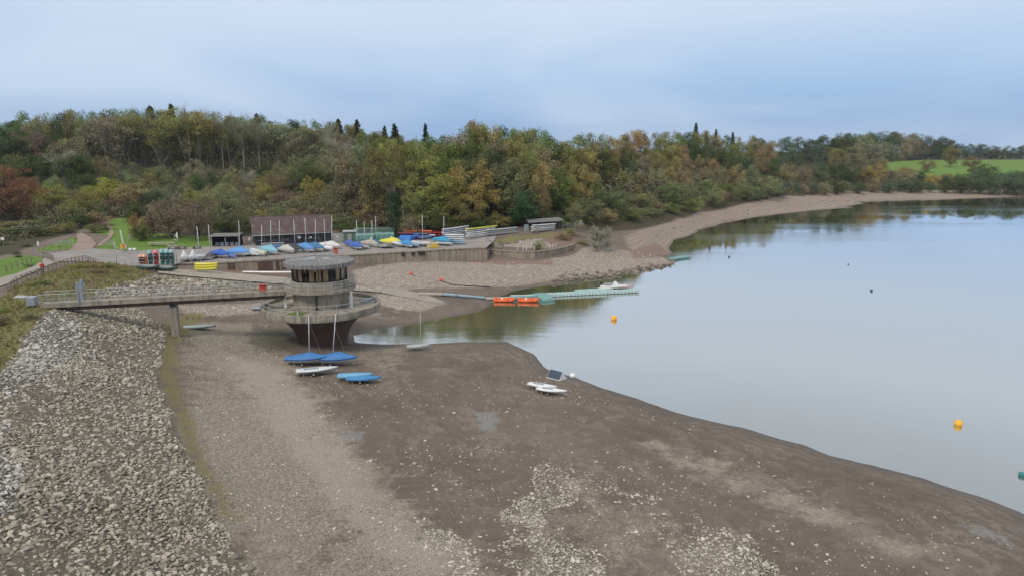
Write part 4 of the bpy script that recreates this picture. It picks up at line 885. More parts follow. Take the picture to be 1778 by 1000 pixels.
def boat(kind, label, loc, rz, cover=None, hull=(.62, .62, .6), mast=0, rake=0.0, cat='dinghy', group=None, tilt=(0, 0), cock=True, hem=None, name='sailing_dinghy', mx_=.35):
    t = thing(name, label, cat, loc, 0, group); t.rotation_euler = (tilt[0], tilt[1], rz)
    link('hull', HM[kind], M['gel'], t, hull)
    if cover: 
        o = link('cover', CM[kind], M['cover'], t, cover)
        if hem: link('hem', BMm, M['cover'], o, hem)
    elif cock and kind in ('dinghy', 'big', 'flat', 'small', 'pram'):
        L_ = {'dinghy': 4.5, 'big': 4.9, 'flat': 4.2, 'small': 3.3, 'pram': 2.4}[kind]; z_ = {'flat': .30, 'dinghy': .53, 'big': .58}.get(kind, .45)
        MB().box(-L_*.14, 0, z_+.025, L_*.36, .55, .03).build('cockpit', M['pane'], t)
        MB().box(-L_*.52, 0, z_-.12, .06, .25, .4).build('rudder_stock', M['palewood'], t)
    if mast:
        k = (round(mast, 1), round(rake, 1))
        if k not in MM: MM[k] = mast_mesh(*k)
        o = link('mast', MM[k], M['alu'], t); o.location = (mx_, 0, .35 if kind == 'flat' else .55)
    return t
trol_m = {}
def trolley(label, loc, rz, L_=3.6, w_=.62, h=.34, group='launching trolleys on the mud'):
    t = thing('launching_trolley', label, 'trolley', loc, rz, group)
    b = MB(); b.tube((-L_*.1, -w_, h), (-L_*.1, w_, h), .03); b.tube((-L_*.1, -w_*.5, h), (L_*.5, 0, h-.05), .03); b.tube((-L_*.1, w_*.5, h), (L_*.5, 0, h-.05), .03); b.tube((L_*.5, 0, h-.05), (L_*.66, 0, .1), .03); b.tube((-L_*.1, -w_*.5, h), (-L_*.42, -w_*.5, h+.02), .03); b.tube((-L_*.1, w_*.5, h), (-L_*.42, w_*.5, h+.02), .03); b.tube((-L_*.42, -w_*.7, h+.06), (-L_*.42, w_*.7, h+.06), .04)
    b.build('frame', M['galv'], t)
    for s in (-1, 1):
        wh = MB().tube((-L_*.1, s*(w_+.02), .2), (-L_*.1, s*(w_+.14), .2), .2, n=14).build('wheel', M['tyre'], t); MB().tube((-L_*.1, s*(w_+.01), .2), (-L_*.1, s*(w_+.16), .2), .1, n=10).build('rim', M['palewood'], wh)
    for s in (-1, 1):
        MB().box(-L_*.38, s*w_*.6, .17, .07, .07, .36).build('prop', M['palewood'], t)
    return t
def GQ(px, py, dz=0.0): x, y = G(px, py); return (x, y, Tz(x, y)+dz)
BL = (.045, .17, .42); BLD = (.02, .07, .22)
def mud_boat(kind, px, py, rz, blab, tlab, sc=1.0, **k):
    x, y, z = GQ(px, py, .02); tr_ = trolley(tlab, (x, y, z), rz, w_=.75 if kind in ('big', 'dinghy') else .6); tr_.scale = (sc, sc, max(.85, sc)); bo_ = boat(kind, blab, (x, y, z+.36*max(.85, sc)), rz, **k); bo_.scale = (sc, sc, max(.9, sc)); return bo_
mud_boat('big', 533, 633, R(2), 'blue covered dinghy with leaning mast, left of the pair below the tower', 'trolley under the left blue covered dinghy', cover=BL, hem=BLD, mast=5.2, rake=.25, sc=.9)
mud_boat('big', 583, 633.5, R(-2), 'blue covered dinghy with leaning mast, right of the pair below the tower', 'trolley under the right blue covered dinghy', cover=BL, hem=BLD, mast=5.2, rake=.6, mx_=-.3, sc=.95)
mud_boat('flat', 551, 650, R(17), 'single white flat dinghy hull below the blue covered pair', 'trolley under the single white dinghy hull', hull=(.62, .66, .66))
mud_boat('flat', 617, 659, R(6), 'low dinghy under a pale blue cover, the rear of two', 'trolley under the pale blue covered dinghy', cover=(.16, .38, .58), hull=(.6, .62, .62), sc=.82)
mud_boat('flat', 632, 664, R(3), 'low dinghy under a deeper blue cover, the front of two', 'trolley under the deeper blue covered low dinghy', cover=(.05, .22, .46), hull=(.6, .62, .62), sc=.82)
mud_boat('flat', 727, 607, R(12), 'small grey catamaran-like dinghy with bare mast at the cove edge', 'trolley under the grey dinghy at the cove', hull=(.42, .45, .45), cover=(.38, .41, .41), mast=4.4, rake=.05, sc=.66)
for t_, a_ in (('rear', (942, 677)), ('front', (958, 685))):
    mud_boat('flat', a_[0], a_[1], R(-24 if t_ == 'rear' else -20), 'white racing dinghy hull on the mud by the lake, the %s of two' % t_, 'trolley under the %s white racing dinghy' % t_, hull=(.72, .73, .74), cock=True, sc=.74)
boat('flat', 'grey-green upturned hull lying on the mud beside the bridge pillar', GQ(345, 571, .1), R(9), hull=(.30, .35, .34), cock=False)
x, y, z = GQ(466, 537, .05)
boat('flat', 'blue-grey flat boat half hidden behind the tower ring', (x, y, z), R(15), hull=(.22, .27, .32), cock=False)
# solar float and its white buoy
x, y = P(966, 655, .25); sf = thing('solar_raft', 'small tent-shaped solar panel raft at the water edge', 'raft', (x, y, .12), R(-40)); sf.scale = (.78, .85, .9)
MB().box(0, 0, .08, 2.3, 1.5, .22).build('float', M['whitepaint'], sf)
M['solar'] = m_plain('solar_cells', (.05, .065, .10), .25, .2)
for s in (-1, 1):
    b = MB(); b.add([(-1.05, s*.72, .2), (1.05, s*.72, .2), (1.05, 0.02*s, 1.0), (-1.05, 0.02*s, 1.0), (-1.05, s*.68, .17), (1.05, s*.68, .17), (1.05, 0, .95), (-1.05, 0, .95)], [(0,1,2,3),(7,6,5,4),(0,4,5,1),(1,5,6,2),(2,6,7,3),(3,7,4,0)]); b.build('solar_panel', M['solar'], sf)
for s in (-1, 1): MB().add([(s*1.08, -.7, .2), (s*1.08, .7, .2), (s*1.08, 0, 1.02), (s*1.02, -.7, .2), (s*1.02, .7, .2), (s*1.02, 0, 1.02)], [(0,1,2),(5,4,3),(0,3,4,1),(1,4,5,2),(2,5,3,0)]).build('end_panel', M['whitepaint'], sf)
def buoy(px, py, r, col, label, z=.0, cat='buoy'):
    x, y = P(px, py, r*.6); t = thing('mooring_buoy', label, cat, (x, y, 0)); b = MB(); b.lathe([(r*math.cos(a), r*.55+r*math.sin(a)) for a in [(-math.pi/2+math.pi*i/12) for i in range(13)]], 20); b.build('ball', M['plast'], t, col)
    b = MB().tube((0, 0, r*1.5), (0, 0, r*1.68), r*.15); b.build('ring', M['galv'], t); return t
buoy(994, 652, .32, (.75, .75, .74), 'white ball buoy tethered by blue rope beside the solar raft')
b = MB(); p0 = P(980, 657, .05); p1 = P(991, 655, .05); b.tube((*p0, .08), (*p1, .06), .05); tag(b.build('mooring_rope', M['cover'], None, (.03, .15, .45)), 'blue rope tying the white buoy to the solar raft', 'rope')
buoy(1066, 552, .42, (.85, .38, .02), 'yellow mooring buoy near the floating walkway'); buoy(1664, 734, .33, (.85, .42, .02), 'yellow mooring buoy off the right shore, the nearer of two'); buoy(1774, 823, .22, (.02, .17, .18), 'teal mooring buoy at the right edge of the lake')
for px, py, lb in ((1266, 446, 'tiny dark blue buoy nearest the far end of the cove'), (1513, 504, 'tiny dark blue buoy alone on the open lake'), (1473, 459, 'tiny dark buoy between the two blue ones')): buoy(px, py, .22 if px != 1473 else .15, (.02, .05, .14), lb)
for k, (px, py) in enumerate(((713, 477), (766, 488.5))):
    x, y, z = GQ(px, py, .1); b = MB(); b.lathe([(0, -.1), (.28, 0), (.33, .25), (.12, .62), (0, .68)], 14); o = b.build('marker_buoy', M['plast'], None, (.80, .12, .05)); o.location = (x, y, z-.05); o.rotation_euler = (.3, .3-.5*k, 0); tag(o, ['orange marker buoy on the stones, the left end of a pale cord', 'orange marker buoy on the stones, the right end of a pale cord'][k], 'buoy')
b = MB(); pts = [GQ(px, py, .08) for px, py in ((717, 478), (728, 481), (738, 481), (750, 486), (762, 488))]; b.path(pts, .05, 5); tag(b.build('cord', M['pane']), 'pale blue cord lying between the two orange marker buoys', 'rope')
b = MB(); pts = [GQ(px, py, .08) for px, py in ((769, 490), (785, 495), (810, 497), (850, 499))]; b.path(pts, .09, 5); tag(b.build('hose', M['black']), 'dark hose trailing over the shore right of the orange buoys', 'hose')

# pontoons
M['pont_b'] = m_plain('blue_grey_pontoon', (.30, .40, .46), .6, .3); M['pont_g'] = m_plain('green_pontoon', (.17, .33, .32), .6, .3, 1.5); M['pont_f'] = m_plain('pontoon_float', (.50, .58, .58), .6, .3, 1.5); M['pont_w'] = m_plain('pale_green_decking', (.33, .47, .47), .6, .25, 1.5)
def walkway(name, label, a, c_, w_, z0, z1, mat, cat='pontoon', group=None, h=.22, floats=0):
    a = np.array(a); c_ = np.array(c_); L_ = np.linalg.norm(c_-a); an = math.atan2(*(c_-a)[::-1]); t = thing(name, label, cat, (a[0], a[1], 0), an, group)
    b = MB(); V = [(X, Yv, (z0 if X == 0 else z1)+Z) for X in (0, L_) for Yv in (-w_/2, w_/2) for Z in (0, h)]; b.add(V, [(0,1,3,2),(4,6,7,5),(0,4,5,1),(2,3,7,6),(0,2,6,4),(1,5,7,3)])
    for i in range(1, int(L_/2)): f_ = i*2/L_; b.box(L_*f_, 0, z0+(z1-z0)*f_+h+.012, .05, w_*.98, .03)
    b.build('deck', mat, t)
    if floats:
        f = MB(); 
        for i in range(floats):
            for s in (-1, 1): MB().box(L_*(i+.5)/floats, s*(w_/2+.03), h/2+z0, L_/floats*.45, .12, h+.04).build('float', M['pont_f'], t)
    return t
def GXY(px, py): return np.array(G(px, py))
def zt(px, py): x, y = G(px, py); return Tz(x, y)
walkway('gangway', 'tan timber gangway section at the shore end of the walkway', GXY(727, 512), GXY(768, 513.5), .9, zt(727, 512)+.12, zt(768, 513)+.15, M['palewood'], 'gangway')
walkway('gangway', 'short blue gangway section next to the tan one', GXY(768.5, 513.5), GXY(791, 514.5), 1.0, zt(768, 513)+.15, zt(791, 514)+.12, M['pont_b'], 'gangway')
walkway('gangway', 'long pale blue gangway section sloping to the cove', GXY(793, 515), GXY(842, 519), 1.1, zt(793, 514)+.12, zt(842, 519)+.12, M['pont_b'], 'gangway')
walkway('gangway', 'tan gangway section behind the left orange rescue boat', P(843, 519.5, .1), P(887, 518, .1), 1.0, .1, .1, M['palewood'], 'gangway')
walkway('pontoon', 'blue-green pontoon behind the right orange rescue boat', P(889, 519, .1), P(934, 514.5, .1), 1.6, .08, .08, M['pont_g'], h=.35)
A_ = [P(927, 509.5, .4), P(945, 508, .4), P(963, 518, .4), P(942, 520.5, .4)]
pt_ = thing('pontoon', 'wide green pontoon platform in the middle of the floating walkway', 'pontoon', (*A_[0], 0))
b = MB().prism([(x-A_[0][0], y-A_[0][1]) for x, y in A_][::-1], .05, .45); b.build('deck', M['pont_g'], pt_)
walkway('floating_walkway', 'long pale green floating walkway reaching out over the cove', P(944, 511, .35), P(1107, 503.5, .35), 1.5, .08, .08, M['pont_w'], 'pontoon', h=.35, floats=26)
walkway('floating_walkway', 'wider pale green deck alongside the floating walkway', P(1000, 505.5, .35), P(1062, 502, .35), 1.6, .1, .1, M['pont_w'], 'pontoon', h=.37)
walkway('small_pontoon', 'small grey-green pontoon moored off the rocky spit', P(1164, 450, .3), P(1193, 445.5, .3), 1.8, .08, .08, M['pont_g'], h=.35)
for px, py, lb in ((876, 520, 'orange inflatable rescue boat, left of two at the pontoon'), (917.5, 520.5, 'orange inflatable rescue boat, right of two at the pontoon')):
    x, y = P(px, py, .3); t = thing('rescue_boat', lb, 'boat', (x, y, 0), R(-4)); 
    b = MB(); pts = [(-1.6, -.3, .3), (-1.2, -.58, .28), (.8, -.62, .3), (1.35, -.4, .36), (1.6, 0, .42), (1.35, .4, .36), (.8, .62, .3), (-1.2, .58, .28), (-1.6, .3, .3), (-1.6, -.3, .3)]; b.path(pts, .23, 10); b.build('tube', M['orange'], t); MB().box(-.1, 0, .22, 2.9, 1.0, .2).build('floor', M['orange'], t)
    MB().box(-.4, 0, .5, .3, 1.0, .12).build('thwart', M['whitepaint'], t); MB().box(-1.55, 0, .5, .2, .9, .35).build('transom', M['orange'], t)
x, y = P(908, 512.5, .4); boat('shell', 'white narrow hull lying on the far side of the pontoon', (x, y, .2), R(4), hull=(.6, .6, .62), cat='boat', name='racing_hull').scale = (.45, 1, .8)
x, y = P(1066, 497, .4); tt = thing('motor_launch', 'white work boat moored behind the end of the walkway', 'boat', (x, y, 0), R(2)); o = link('hull', HM['big'], M['gel'], tt, (.7, .7, .7)); MB().box(-1.1, 0, .85, 1.4, 1.1, .08).build('engine_deck', M['pane'], tt); MB().add([(-.2, -.6, .6), (.9, -.6, .6), (.9, .6, .6), (-.2, .6, .6), (.1, -.5, 1.25), (.5, -.5, 1.15), (.5, .5, 1.15), (.1, .5, 1.25)], [(0,1,5,4),(1,2,6,5),(2,3,7,6),(3,0,4,7),(4,5,6,7)]).build('windscreen', M['whitepaint'], tt); MB().box(-2.3, 0, .9, .3, .35, .7).build('outboard', M['black'], tt)
x, y = P(1084, 497, .4); tt = thing('motor_launch', 'reddish-grey dinghy moored at the tip of the walkway', 'boat', (x, y, 0), R(-5)); link('hull', HM['dinghy'], M['gel'], tt, (.5, .36, .34)); MB().box(-2.1, 0, .8, .28, .3, .7).build('outboard', M['black'], tt); tt.scale = (.7, .9, .9)
x, y = P(1050, 501.5, .4); boat('flat', 'white flat tender on the walkway beside the work boat', (x, y, .35), R(3), hull=(.66, .66, .66), cat='boat', name='tender', cock=False).scale = (.55, .7, .7)

# dinghy park on the quay: (px, py, kind, heading, cover, hull, mast, label)
W_ = (.62, .63, .64); qb = [
 (321,457,'pram',-88,(.68,.68,.68),W_,0,'white covered pram dinghy end-on at the left end of the quay rail'),
 (336,455.5,'pram',-88,(.66,.67,.68),W_,0,'white covered pram dinghy, second from the left end of the rail'),
 (349,454.5,'small',-85,(.48,.49,.52),W_,5.6,'pale grey peaked dinghy cover with mast, third from the left end'),
 (367,452,'small',-75,(.045,.05,.07),W_,5.8,'charcoal peaked dinghy cover between the white prams and the blue covers'),
 (384,450,'dinghy',-38,(.03,.10,.42),W_,0,'deep blue covered dinghy right of the charcoal one'),
 (397,450,'flat',-35,(.07,.18,.50),W_,0,'low bright blue cover left of the big sky blue one'),
 (415,448,'big',-28,(.10,.28,.58),W_,6.2,'large sky blue covered dinghy with tall mast before the open shed'),
 (436,447,'flat',-30,None,(.62,.66,.70),0,'white open dinghy with blue trim left of the cream hull'),
 (437,443,'flat',-30,None,(.55,.62,.70),0,'pale blue flat hull behind the white open dinghy'),
 (452,441,'flat',-32,None,(.72,.72,.72),5.0,'white dinghy hull with short mast at the boathouse corner'),
 (456,447,'small',-60,(.50,.47,.34),W_,0,'cream round dinghy hull standing end-on at the rail'),
 (469,444,'big',-42,(.20,.42,.52),W_,6.0,'pale turquoise covered dinghy with tall mast'),
 (483,440,'dinghy',-35,(.04,.10,.20),W_,5.6,'navy covered dinghy behind the turquoise cover'),
 (498,442,'dinghy',-38,(.46,.44,.42),W_,0,'light grey covered dinghy left of the dark one'),
 (511,440,'dinghy',-35,(.035,.04,.05),W_,5.8,'black covered dinghy with tall mast in front of the boathouse'),
 (530,440,'big',-35,(.09,.24,.52),W_,6.2,'mid blue covered dinghy right of the black cover'),
 (546,439,'big',-35,(.045,.16,.30),W_,5.8,'slate blue covered dinghy beside the mid blue one'),
 (563,438,'dinghy',-32,None,(.74,.74,.74),5.8,'white open dinghy with mast near the red lifebuoy cabinet'),
 (574,435,'dinghy',-30,(.6,.6,.58),W_,6.2,'white covered dinghy with the tallest mast by the fence panel'),
 (609,432,'dinghy',-60,(.06,.10,.36),W_,0,'indigo covered dinghy at the left of the right-hand row'),
 (620,436,'dinghy',-55,(.045,.12,.42),W_,5.4,'bright blue covered dinghy second in the right-hand row'),
 (632,434,'flat',-50,None,(.40,.42,.42),5.2,'grey hull with slim mast before the left green tent'),
 (643,432,'dinghy',-42,(.40,.35,.30),W_,4.8,'beige covered dinghy between the two green tents'),
 (652,428,'small',-40,(.03,.15,.24),W_,5.6,'small teal covered boat before the right green tent'),
 (659,433,'flat',-40,None,(.28,.34,.31),0,'grey-green hull in front of the teal boat'),
 (673,433,'flat',-40,None,(.08,.10,.11),0,'dark hull on the quay edge below the yellow one'),
 (680,429,'dinghy',-20,(.66,.58,.06),W_,0,'yellow covered dinghy in the right-hand row'),
 (694,431,'dinghy',-50,None,(.66,.66,.68),0,'white upturned dinghy right of the yellow one'),
 (706,432.5,'dinghy',-52,(.05,.24,.50),W_,0,'vivid blue covered dinghy, left of two blue ones'),
 (717,431.5,'flat',-50,(.20,.34,.54),W_,0,'pale blue covered low dinghy, right of two blue ones'),
 (732,430,'dinghy',-38,None,(.55,.57,.57),6.0,'white dinghy with tall leaning mast left of the yellow boxes'),
 (768,426,'dinghy',-42,(.03,.27,.44),W_,5.4,'turquoise covered dinghy right of the yellow boxes'),
 (772,429,'flat',-40,None,(.45,.5,.52),0,'grey hull at the quay edge below the turquoise cover')]
for px, py, kd, hd, cv, hl, ms, lb in qb:
    x, y = P(px, py-3, 4.6); t = boat(kd, lb, (x, y, 4.66), R(hd), cover=cv, hull=hl, mast=ms*.93 if ms else 0, rake=.1 if ms else 0, group='dinghies parked on the quay', tilt=(rnd.uniform(-.06, .06), rnd.uniform(-.03, .05)))
    t.scale = (1.13, 1.15, 1.5)
    for cx__, cw__ in ((-.9, 1.3), (.9, .7)): MB().box(cx__, 0, -.03, .08, cw__, .12).build('cradle', M['wood'], t)
    for ch in t.children:
        if ch.name.startswith('mast'): ch.scale = (1, 1, .68)
for px, lb in ((746, 'pale yellow plastic box, left of two by the white dinghy'), (755, 'bright yellow plastic box, right of two')):
    x, y = P(px, 430, 4.6); t = thing('storage_box', lb, 'box', (x, y, 4.57), R(12)); s_ = 1.0 if px == 746 else 1.35
    MB().box(0, 0, .45, s_, 1.2, .9).build('body', M['plast'], t, (.62, .5, .2) if px == 746 else (.68, .45, .05)); MB().box(0, 0, .95, s_+.06, 1.26, .12).build('lid', M['plast'], t, (.62, .6, .52))
# upright canoes and kayaks at the head of the slipway
for k, (px, hh, col, lb) in enumerate([(245.5, 1.9, (.60, .12, .05), 'red-orange kayak standing upright, leftmost of the upright boats'), (252, 1.9, (.62, .15, .06), 'red-orange kayak standing upright, second of the upright boats'), (262, 2.5, (.05, .16, .14), 'dark green canoe standing upright left of the crimson one'), (272, 2.6, (.50, .03, .05), 'crimson canoe standing upright among the green ones'), (283, 2.7, (.03, .19, .18), 'teal canoe standing upright right of the crimson one'), (291.5, 2.7, (.03, .22, .20), 'teal canoe standing upright, second right of the crimson one'), (299.5, 2.7, (.08, .20, .20), 'grey-teal canoe standing upright, rightmost of the upright boats')]):
    x, y = P(px, 461 if k < 2 else 460, 4.6); t = thing('upright_canoe', lb, 'canoe', (x, y, 4.62), 0, 'canoes stored upright'); b = MB(); rings = []
    for i in range(13):
        t_ = i/12; z_ = hh*t_; w2 = .46*math.sin(math.pi*min(.97, max(.06, t_*.86+.1)))**.55; dd_ = .28*math.sin(math.pi*min(.97, max(.06, t_*.86+.1)))
        rings.append([(w2*math.cos(a), dd_*math.sin(a)+.12*math.sin(math.pi*t_), z_) for a in [2*math.pi*j/10 for j in range(10)]])
    b.loft(rings); hu = b.build('hull', M['plast'], t, col)
    MB().box(0, -.24, hh*.45, .4, .12, hh*.5).build('cockpit', M['black'], t); MB().box(0, -.31, hh*.62, .5, .06, .08).build('thwart', M['plast'], t, (.4, .45, .42)); MB().box(0, -.31, hh*.3, .55, .06, .08).build('thwart', M['plast'], t, (.4, .45, .42))
    MB().lathe([(.40, hh*.80), (.28, hh*.97), (.05, hh*1.03)], 10).build('end_cap', M['plast'], t, tuple(min(.75, c_*1.5+.18) for c_ in col))
x, y = P(270, 460, 4.6); rk = thing('canoe_rack', 'grey pole rack holding the upright canoes', 'rack', (x, y, 4.6))
for dx in (-3.0, -1.6, -.4, 1.0, 2.2, 3.6): MB().box(dx, .45, 1.3, .08, .08, 2.6).build('post', M['greyrail'], rk)
MB().box(.3, .5, 2.2, 6.8, .06, .08).build('rail', M['greyrail'], rk)
for (px, py, rz_, lb) in ((259, 473, -8, 'dark green flat work boat, nearer of two at the slipway head'), (290, 470.5, -6, 'dark green flat work boat, farther of two at the slipway head')):
    x, y = P(px, py-2, 4.6); t = boat('canoe', lb, (x, y, Tz(x, y)+.15), R(rz_), hull=(.04, .075, .065), cat='boat', name='work_boat'); t.scale = (.85, 1.5, 1.7); MB().box(0, 0, .44, 2.6, .5, .04).build('deck', M['plast'], t, (.28, .33, .32))
for k, (dy, col) in enumerate(((0, (.62, .60, .08)), (.42, (.70, .58, .04)), (.84, (.72, .66, .10)))):
    x, y = P(358, 471, 3.9); t = boat('kayak', 'yellow kayak in the stack of three below the quay wall, ' + ['lowest', 'middle', 'topmost'][k], (x+.1*k, y, 4.0+dy), R(-6+3*k), hull=col, cat='kayak', name='kayak', group='yellow kayaks stacked'); t.scale = (1.15, 1.1, 1.4)
x, y = P(467, 474, 3.0); t = boat('shell', 'long white racing hull lying along the foot of the quay wall', (x, y, Tz(x, y)+.35), R(-4.5), hull=(.78, .78, .78), cat='boat', name='racing_hull'); t.scale = (1.0, 1.3, 1.2)
# racks of hulls at the right end of the quay
def rack(px, py, z, n_, an, cols, label, hlabel, dz=.42, ln=1.0, spread=.55, rows=1):
    x, y = P(px, py, z); t = thing('boat_rack', label, 'rack', (x, y, z), R(an))
    for X in (-2.4, 2.4):
        for s in (-1, 1): MB().box(X, s*.75*rows, n_*dz/2+.15, .08, .08, n_*dz+.3).build('post', M['greyrail'], t)
        for i in range(n_): MB().box(X, 0, .3+i*dz-.04, .06, 1.5*rows, .05).build('arm', M['greyrail'], t)
    k = 0
    for i in range(n_):
        for r_ in range(rows):
            col = cols[k % len(cols)]; k += 1
            off = (r_-(rows-1)/2)*1.1; cc, ss = math.cos(R(an)), math.sin(R(an))
            o = boat('shell', hlabel[k-1] if isinstance(hlabel, list) else hlabel, (x-ss*off+rnd.uniform(-.3, .3)*cc, y+cc*off, z+.33+i*dz), R(an), hull=col, cat='boat', name='racing_hull', group=label.replace('rack holding', 'hulls on the rack of')); o.scale = (ln*rnd.uniform(.92, 1.05), 1.25, .95)
pos5 = ['lowest', 'second from the bottom', 'third from the bottom', 'fourth from the bottom', 'fifth from the bottom', 'sixth from the bottom', 'topmost']
rack(793, 415, 4.7, 6, 55, [(.60, .62, .66), (.66, .68, .72), (.42, .47, .56), (.66, .67, .7), (.35, .4, .48), (.62, .64, .68)], 'rack holding six white racing hulls pointing inland', ['white racing hull on the leftmost tall rack, %s of six' % a for a in ['lowest', 'second up', 'third up', 'fourth up', 'fifth up', 'topmost']], dz=.40)
rack(836, 412, 4.8, 5, 45, [(.66, .67, .7), (.7, .7, .72), (.72, .72, .72), (.68, .68, .66), (.70, .62, .10)], 'rack holding white hulls under one yellow hull', ['white racing hull on the middle rack, lowest of five', 'white racing hull on the middle rack, second up', 'white racing hull on the middle rack, third up', 'white racing hull on the middle rack, fourth up', 'yellow racing hull on top of the middle rack'], dz=.42)
rack(872, 409, 4.8, 3, 38, [(.35, .37, .42), (.30, .33, .38), (.55, .57, .6)], 'rack holding three grey hulls right of the yellow hull', ['grey racing hull on the grey rack, lowest', 'dark grey racing hull on the grey rack, middle', 'pale racing hull on the grey rack, topmost'], dz=.5)
rack(944, 403, 5.0, 4, 32, [(.66, .68, .68), (.68, .7, .7), (.7, .7, .7), (.62, .66, .66)], 'rack holding white hulls under the flat canopy', ['white hull under the flat canopy, lowest of four', 'white hull under the flat canopy, second up', 'white hull under the flat canopy, third up', 'white hull under the flat canopy, topmost'], dz=.42, ln=.75)
rack(994, 395, 5.0, 3, 40, [(.6, .65, .66), (.66, .7, .7), (.62, .66, .12)], 'rack holding two white hulls and a lime one right of the canopy', ['white hull right of the canopy, lowest', 'white hull right of the canopy, middle', 'lime yellow hull on the rack right of the canopy'], dz=.45, ln=.75)
wl = ['white flat dinghy in the tight stack before the racks, ' + a for a in ['lowest of five', 'second of five', 'third of five', 'fourth of five', 'topmost of five']]
for k in range(5):
    x, y = P(792, 425, 4.6); t = boat('flat', wl[k], (x-.1*k, y+1.2, 4.65+.42*k), R(-28+4*k), hull=[(.20, .38, .50), (.30, .46, .56), (.66, .68, .72), (.72, .72, .74), (.70, .71, .73)][k], cat='dinghy', name='sailing_dinghy', group='white dinghies stacked on the quay', cock=False)
# kayak racks (blue tarp, coloured kayaks, red boats)
kc = [(707,417,.1,(.03,.13,.45),'blue kayak at the bottom of the coloured kayak stack'),(711,417,.5,(.05,.16,.5),'blue kayak second in the coloured stack'),(705,415,.95,(.25,.05,.12),'maroon kayak in the coloured stack'),(712,414,1.3,(.55,.12,.04),'orange kayak near the top of the coloured stack'),(707,413,1.65,(.55,.25,.12),'tan orange kayak on top of the coloured stack'),(716,415,.8,(.10,.22,.5),'light blue kayak at the right of the coloured stack'),
 (728,417,.1,(.03,.05,.12),'navy kayak low in the middle stack'),(736,417,.4,(.06,.14,.35),'royal blue kayak in the middle stack'),(732,415,.8,(.05,.07,.16),'dark navy kayak in the middle stack'),(738,413,1.2,(.60,.14,.05),'orange kayak over the middle stack'),(742,415,.5,(.45,.5,.6),'pale kayak at the right of the middle stack')]
for px, py, dz, col, lb in kc:
    x, y = P(px, py, 4.6); boat('kayak', lb, (x, y, 4.62+dz), R(-20+rnd.uniform(-8, 8)), hull=col, cat='kayak', name='kayak', group='coloured kayaks on the quay').scale = (1.2, 1.2, 1.3)
for i in range(4):
    for j in range(3):
        x, y = P(748+i*7, 413.5, 4.6); boat('kayak', 'dark red kayak in the rack of red boats, %s column, %s row' % (['first', 'second', 'third', 'fourth'][i], ['bottom', 'middle', 'top'][j]), (x, y, 4.65+.5*j), R(60), hull=(.30+.08*(j % 2), .03, .03), cat='kayak', name='kayak', group='red kayaks racked on the quay')
x, y = P(703, 419, 4.6); tp = MB(); tp.loft([[(X, 0, 0), (X, .1, .9+.06*math.sin(X*5)), (X, .8, 1.25), (X, 1.5, .9), (X, 1.6, 0)] for X in np.linspace(-1.3, 1.3, 9)], closed=False); o = tp.build('blue_tarpaulin', M['cover'], None, (.03, .17, .55)); o.location = (x, y, 4.56); o.rotation_euler = (0, 0, R(-10)); tag(o, 'bright blue tarpaulin heap at the left of the kayak stacks', 'tarpaulin')
# windsurf sail
x, y, z = Q(308, 421); wsf = thing('windsurf_sail', 'small white windsurf rig standing on the lawn', 'sail', (x, y, z), 0)
b = MB(); b.tube((.25, 0, 0), (.15, 0, 2.2), .04); b.tube((.15, 0, 2.2), (-.75, 0, .5), .04); b.tube((-.75, 0, .5), (.22, 0, .5), .03); b.tube((-.3, 0, 1.3), (.2, 0, 1.1), .025); b.tube((.22, 0, .1), (-.55, 0, .5), .03); b.build('rig', M['whitepaint'], wsf); MB().add([(.2, .01, .55), (.15, .01, 2.1), (-.25, .01, 1.3), (.2, -.01, .55), (.15, -.01, 2.1), (-.25, -.01, 1.3)], [(0, 1, 2), (5, 4, 3), (0, 3, 4, 1), (1, 4, 5, 2), (2, 5, 3, 0)]).build('sail_film', M['whitepaint'], wsf)

# fences, gates, posts, signs
def farm_gate(px, py, L_, rz, label):
    x, y, z = Q(px, py); t = thing('field_gate', label, 'gate', (x, y, z), rz)
    for X in (0, L_): MB().box(X, 0, .65, .12, .12, 1.3).build('post', M['palewood'], t)
    b = MB()
    for h in (.25, .5, .75, 1.0, 1.2): b.box(L_/2, 0, h, L_-.15, .04, .06)
    b.tube((.1, 0, .25), (L_-.1, 0, 1.2), .025, n=4); b.build('bars', M['greyrail'], t)
farm_gate(96, 429.5, 3.3, .12, 'grey five-bar gate left of the dirt track'); farm_gate(178, 428.5, 2.2, .1, 'grey five-bar gate right of the footpath')
def fence_px(name, label, pix, h, sp_, mat, **k): return post_rail(name, label, [GQ(a, b_, 0) for a, b_ in pix], h, sp_, mat, 'fence', **k)
fence_px('post_fence', 'timber post and wire fence along the dam path', [(14,508),(30,495),(55,484),(85,473),(105,465),(125,459),(150,454),(172,462)], 1.0, 1.9, M['wood'], r=.045, rails=(.95, .55), posts_part='post')
fence_px('post_fence', 'weathered fence on the grass left of the dam path', [(-10,480),(12,474),(40,462),(62,455)], 1.0, 2.4, M['wood'], r=.04)
fence_px('post_fence', 'short dark fence at the corner of the tarmac', [(75,447),(84,450),(96,455)], 1.0, 1.2, M['wood'], r=.05)
fence_px('lawn_rail', 'pale knee rail around the back of the lawn', [(222,420),(228,411),(248,408),(272,412)], 1.0, 2.6, M['palewood'], r=.04, rails=(.95,))
fence_px('lawn_barrier', 'wooden barrier in the scrub left of the track', [(22,404),(68,402)], 1.3, 2.5, M['palewood'], r=.06, rails=(.98, .6))
x, y, z = GQ(214, 461); fr = thing('railed_steps', 'tall galvanised frame with sloping handrails at the quay head', 'railing', (x, y, z), .3)
for dx, hh in ((-.9, 4.0), (.3, 1.3), (1.3, 1.2)): MB().tube((dx, 0, 0), (dx, 0, hh), .05).build('post', M['galv'], fr)
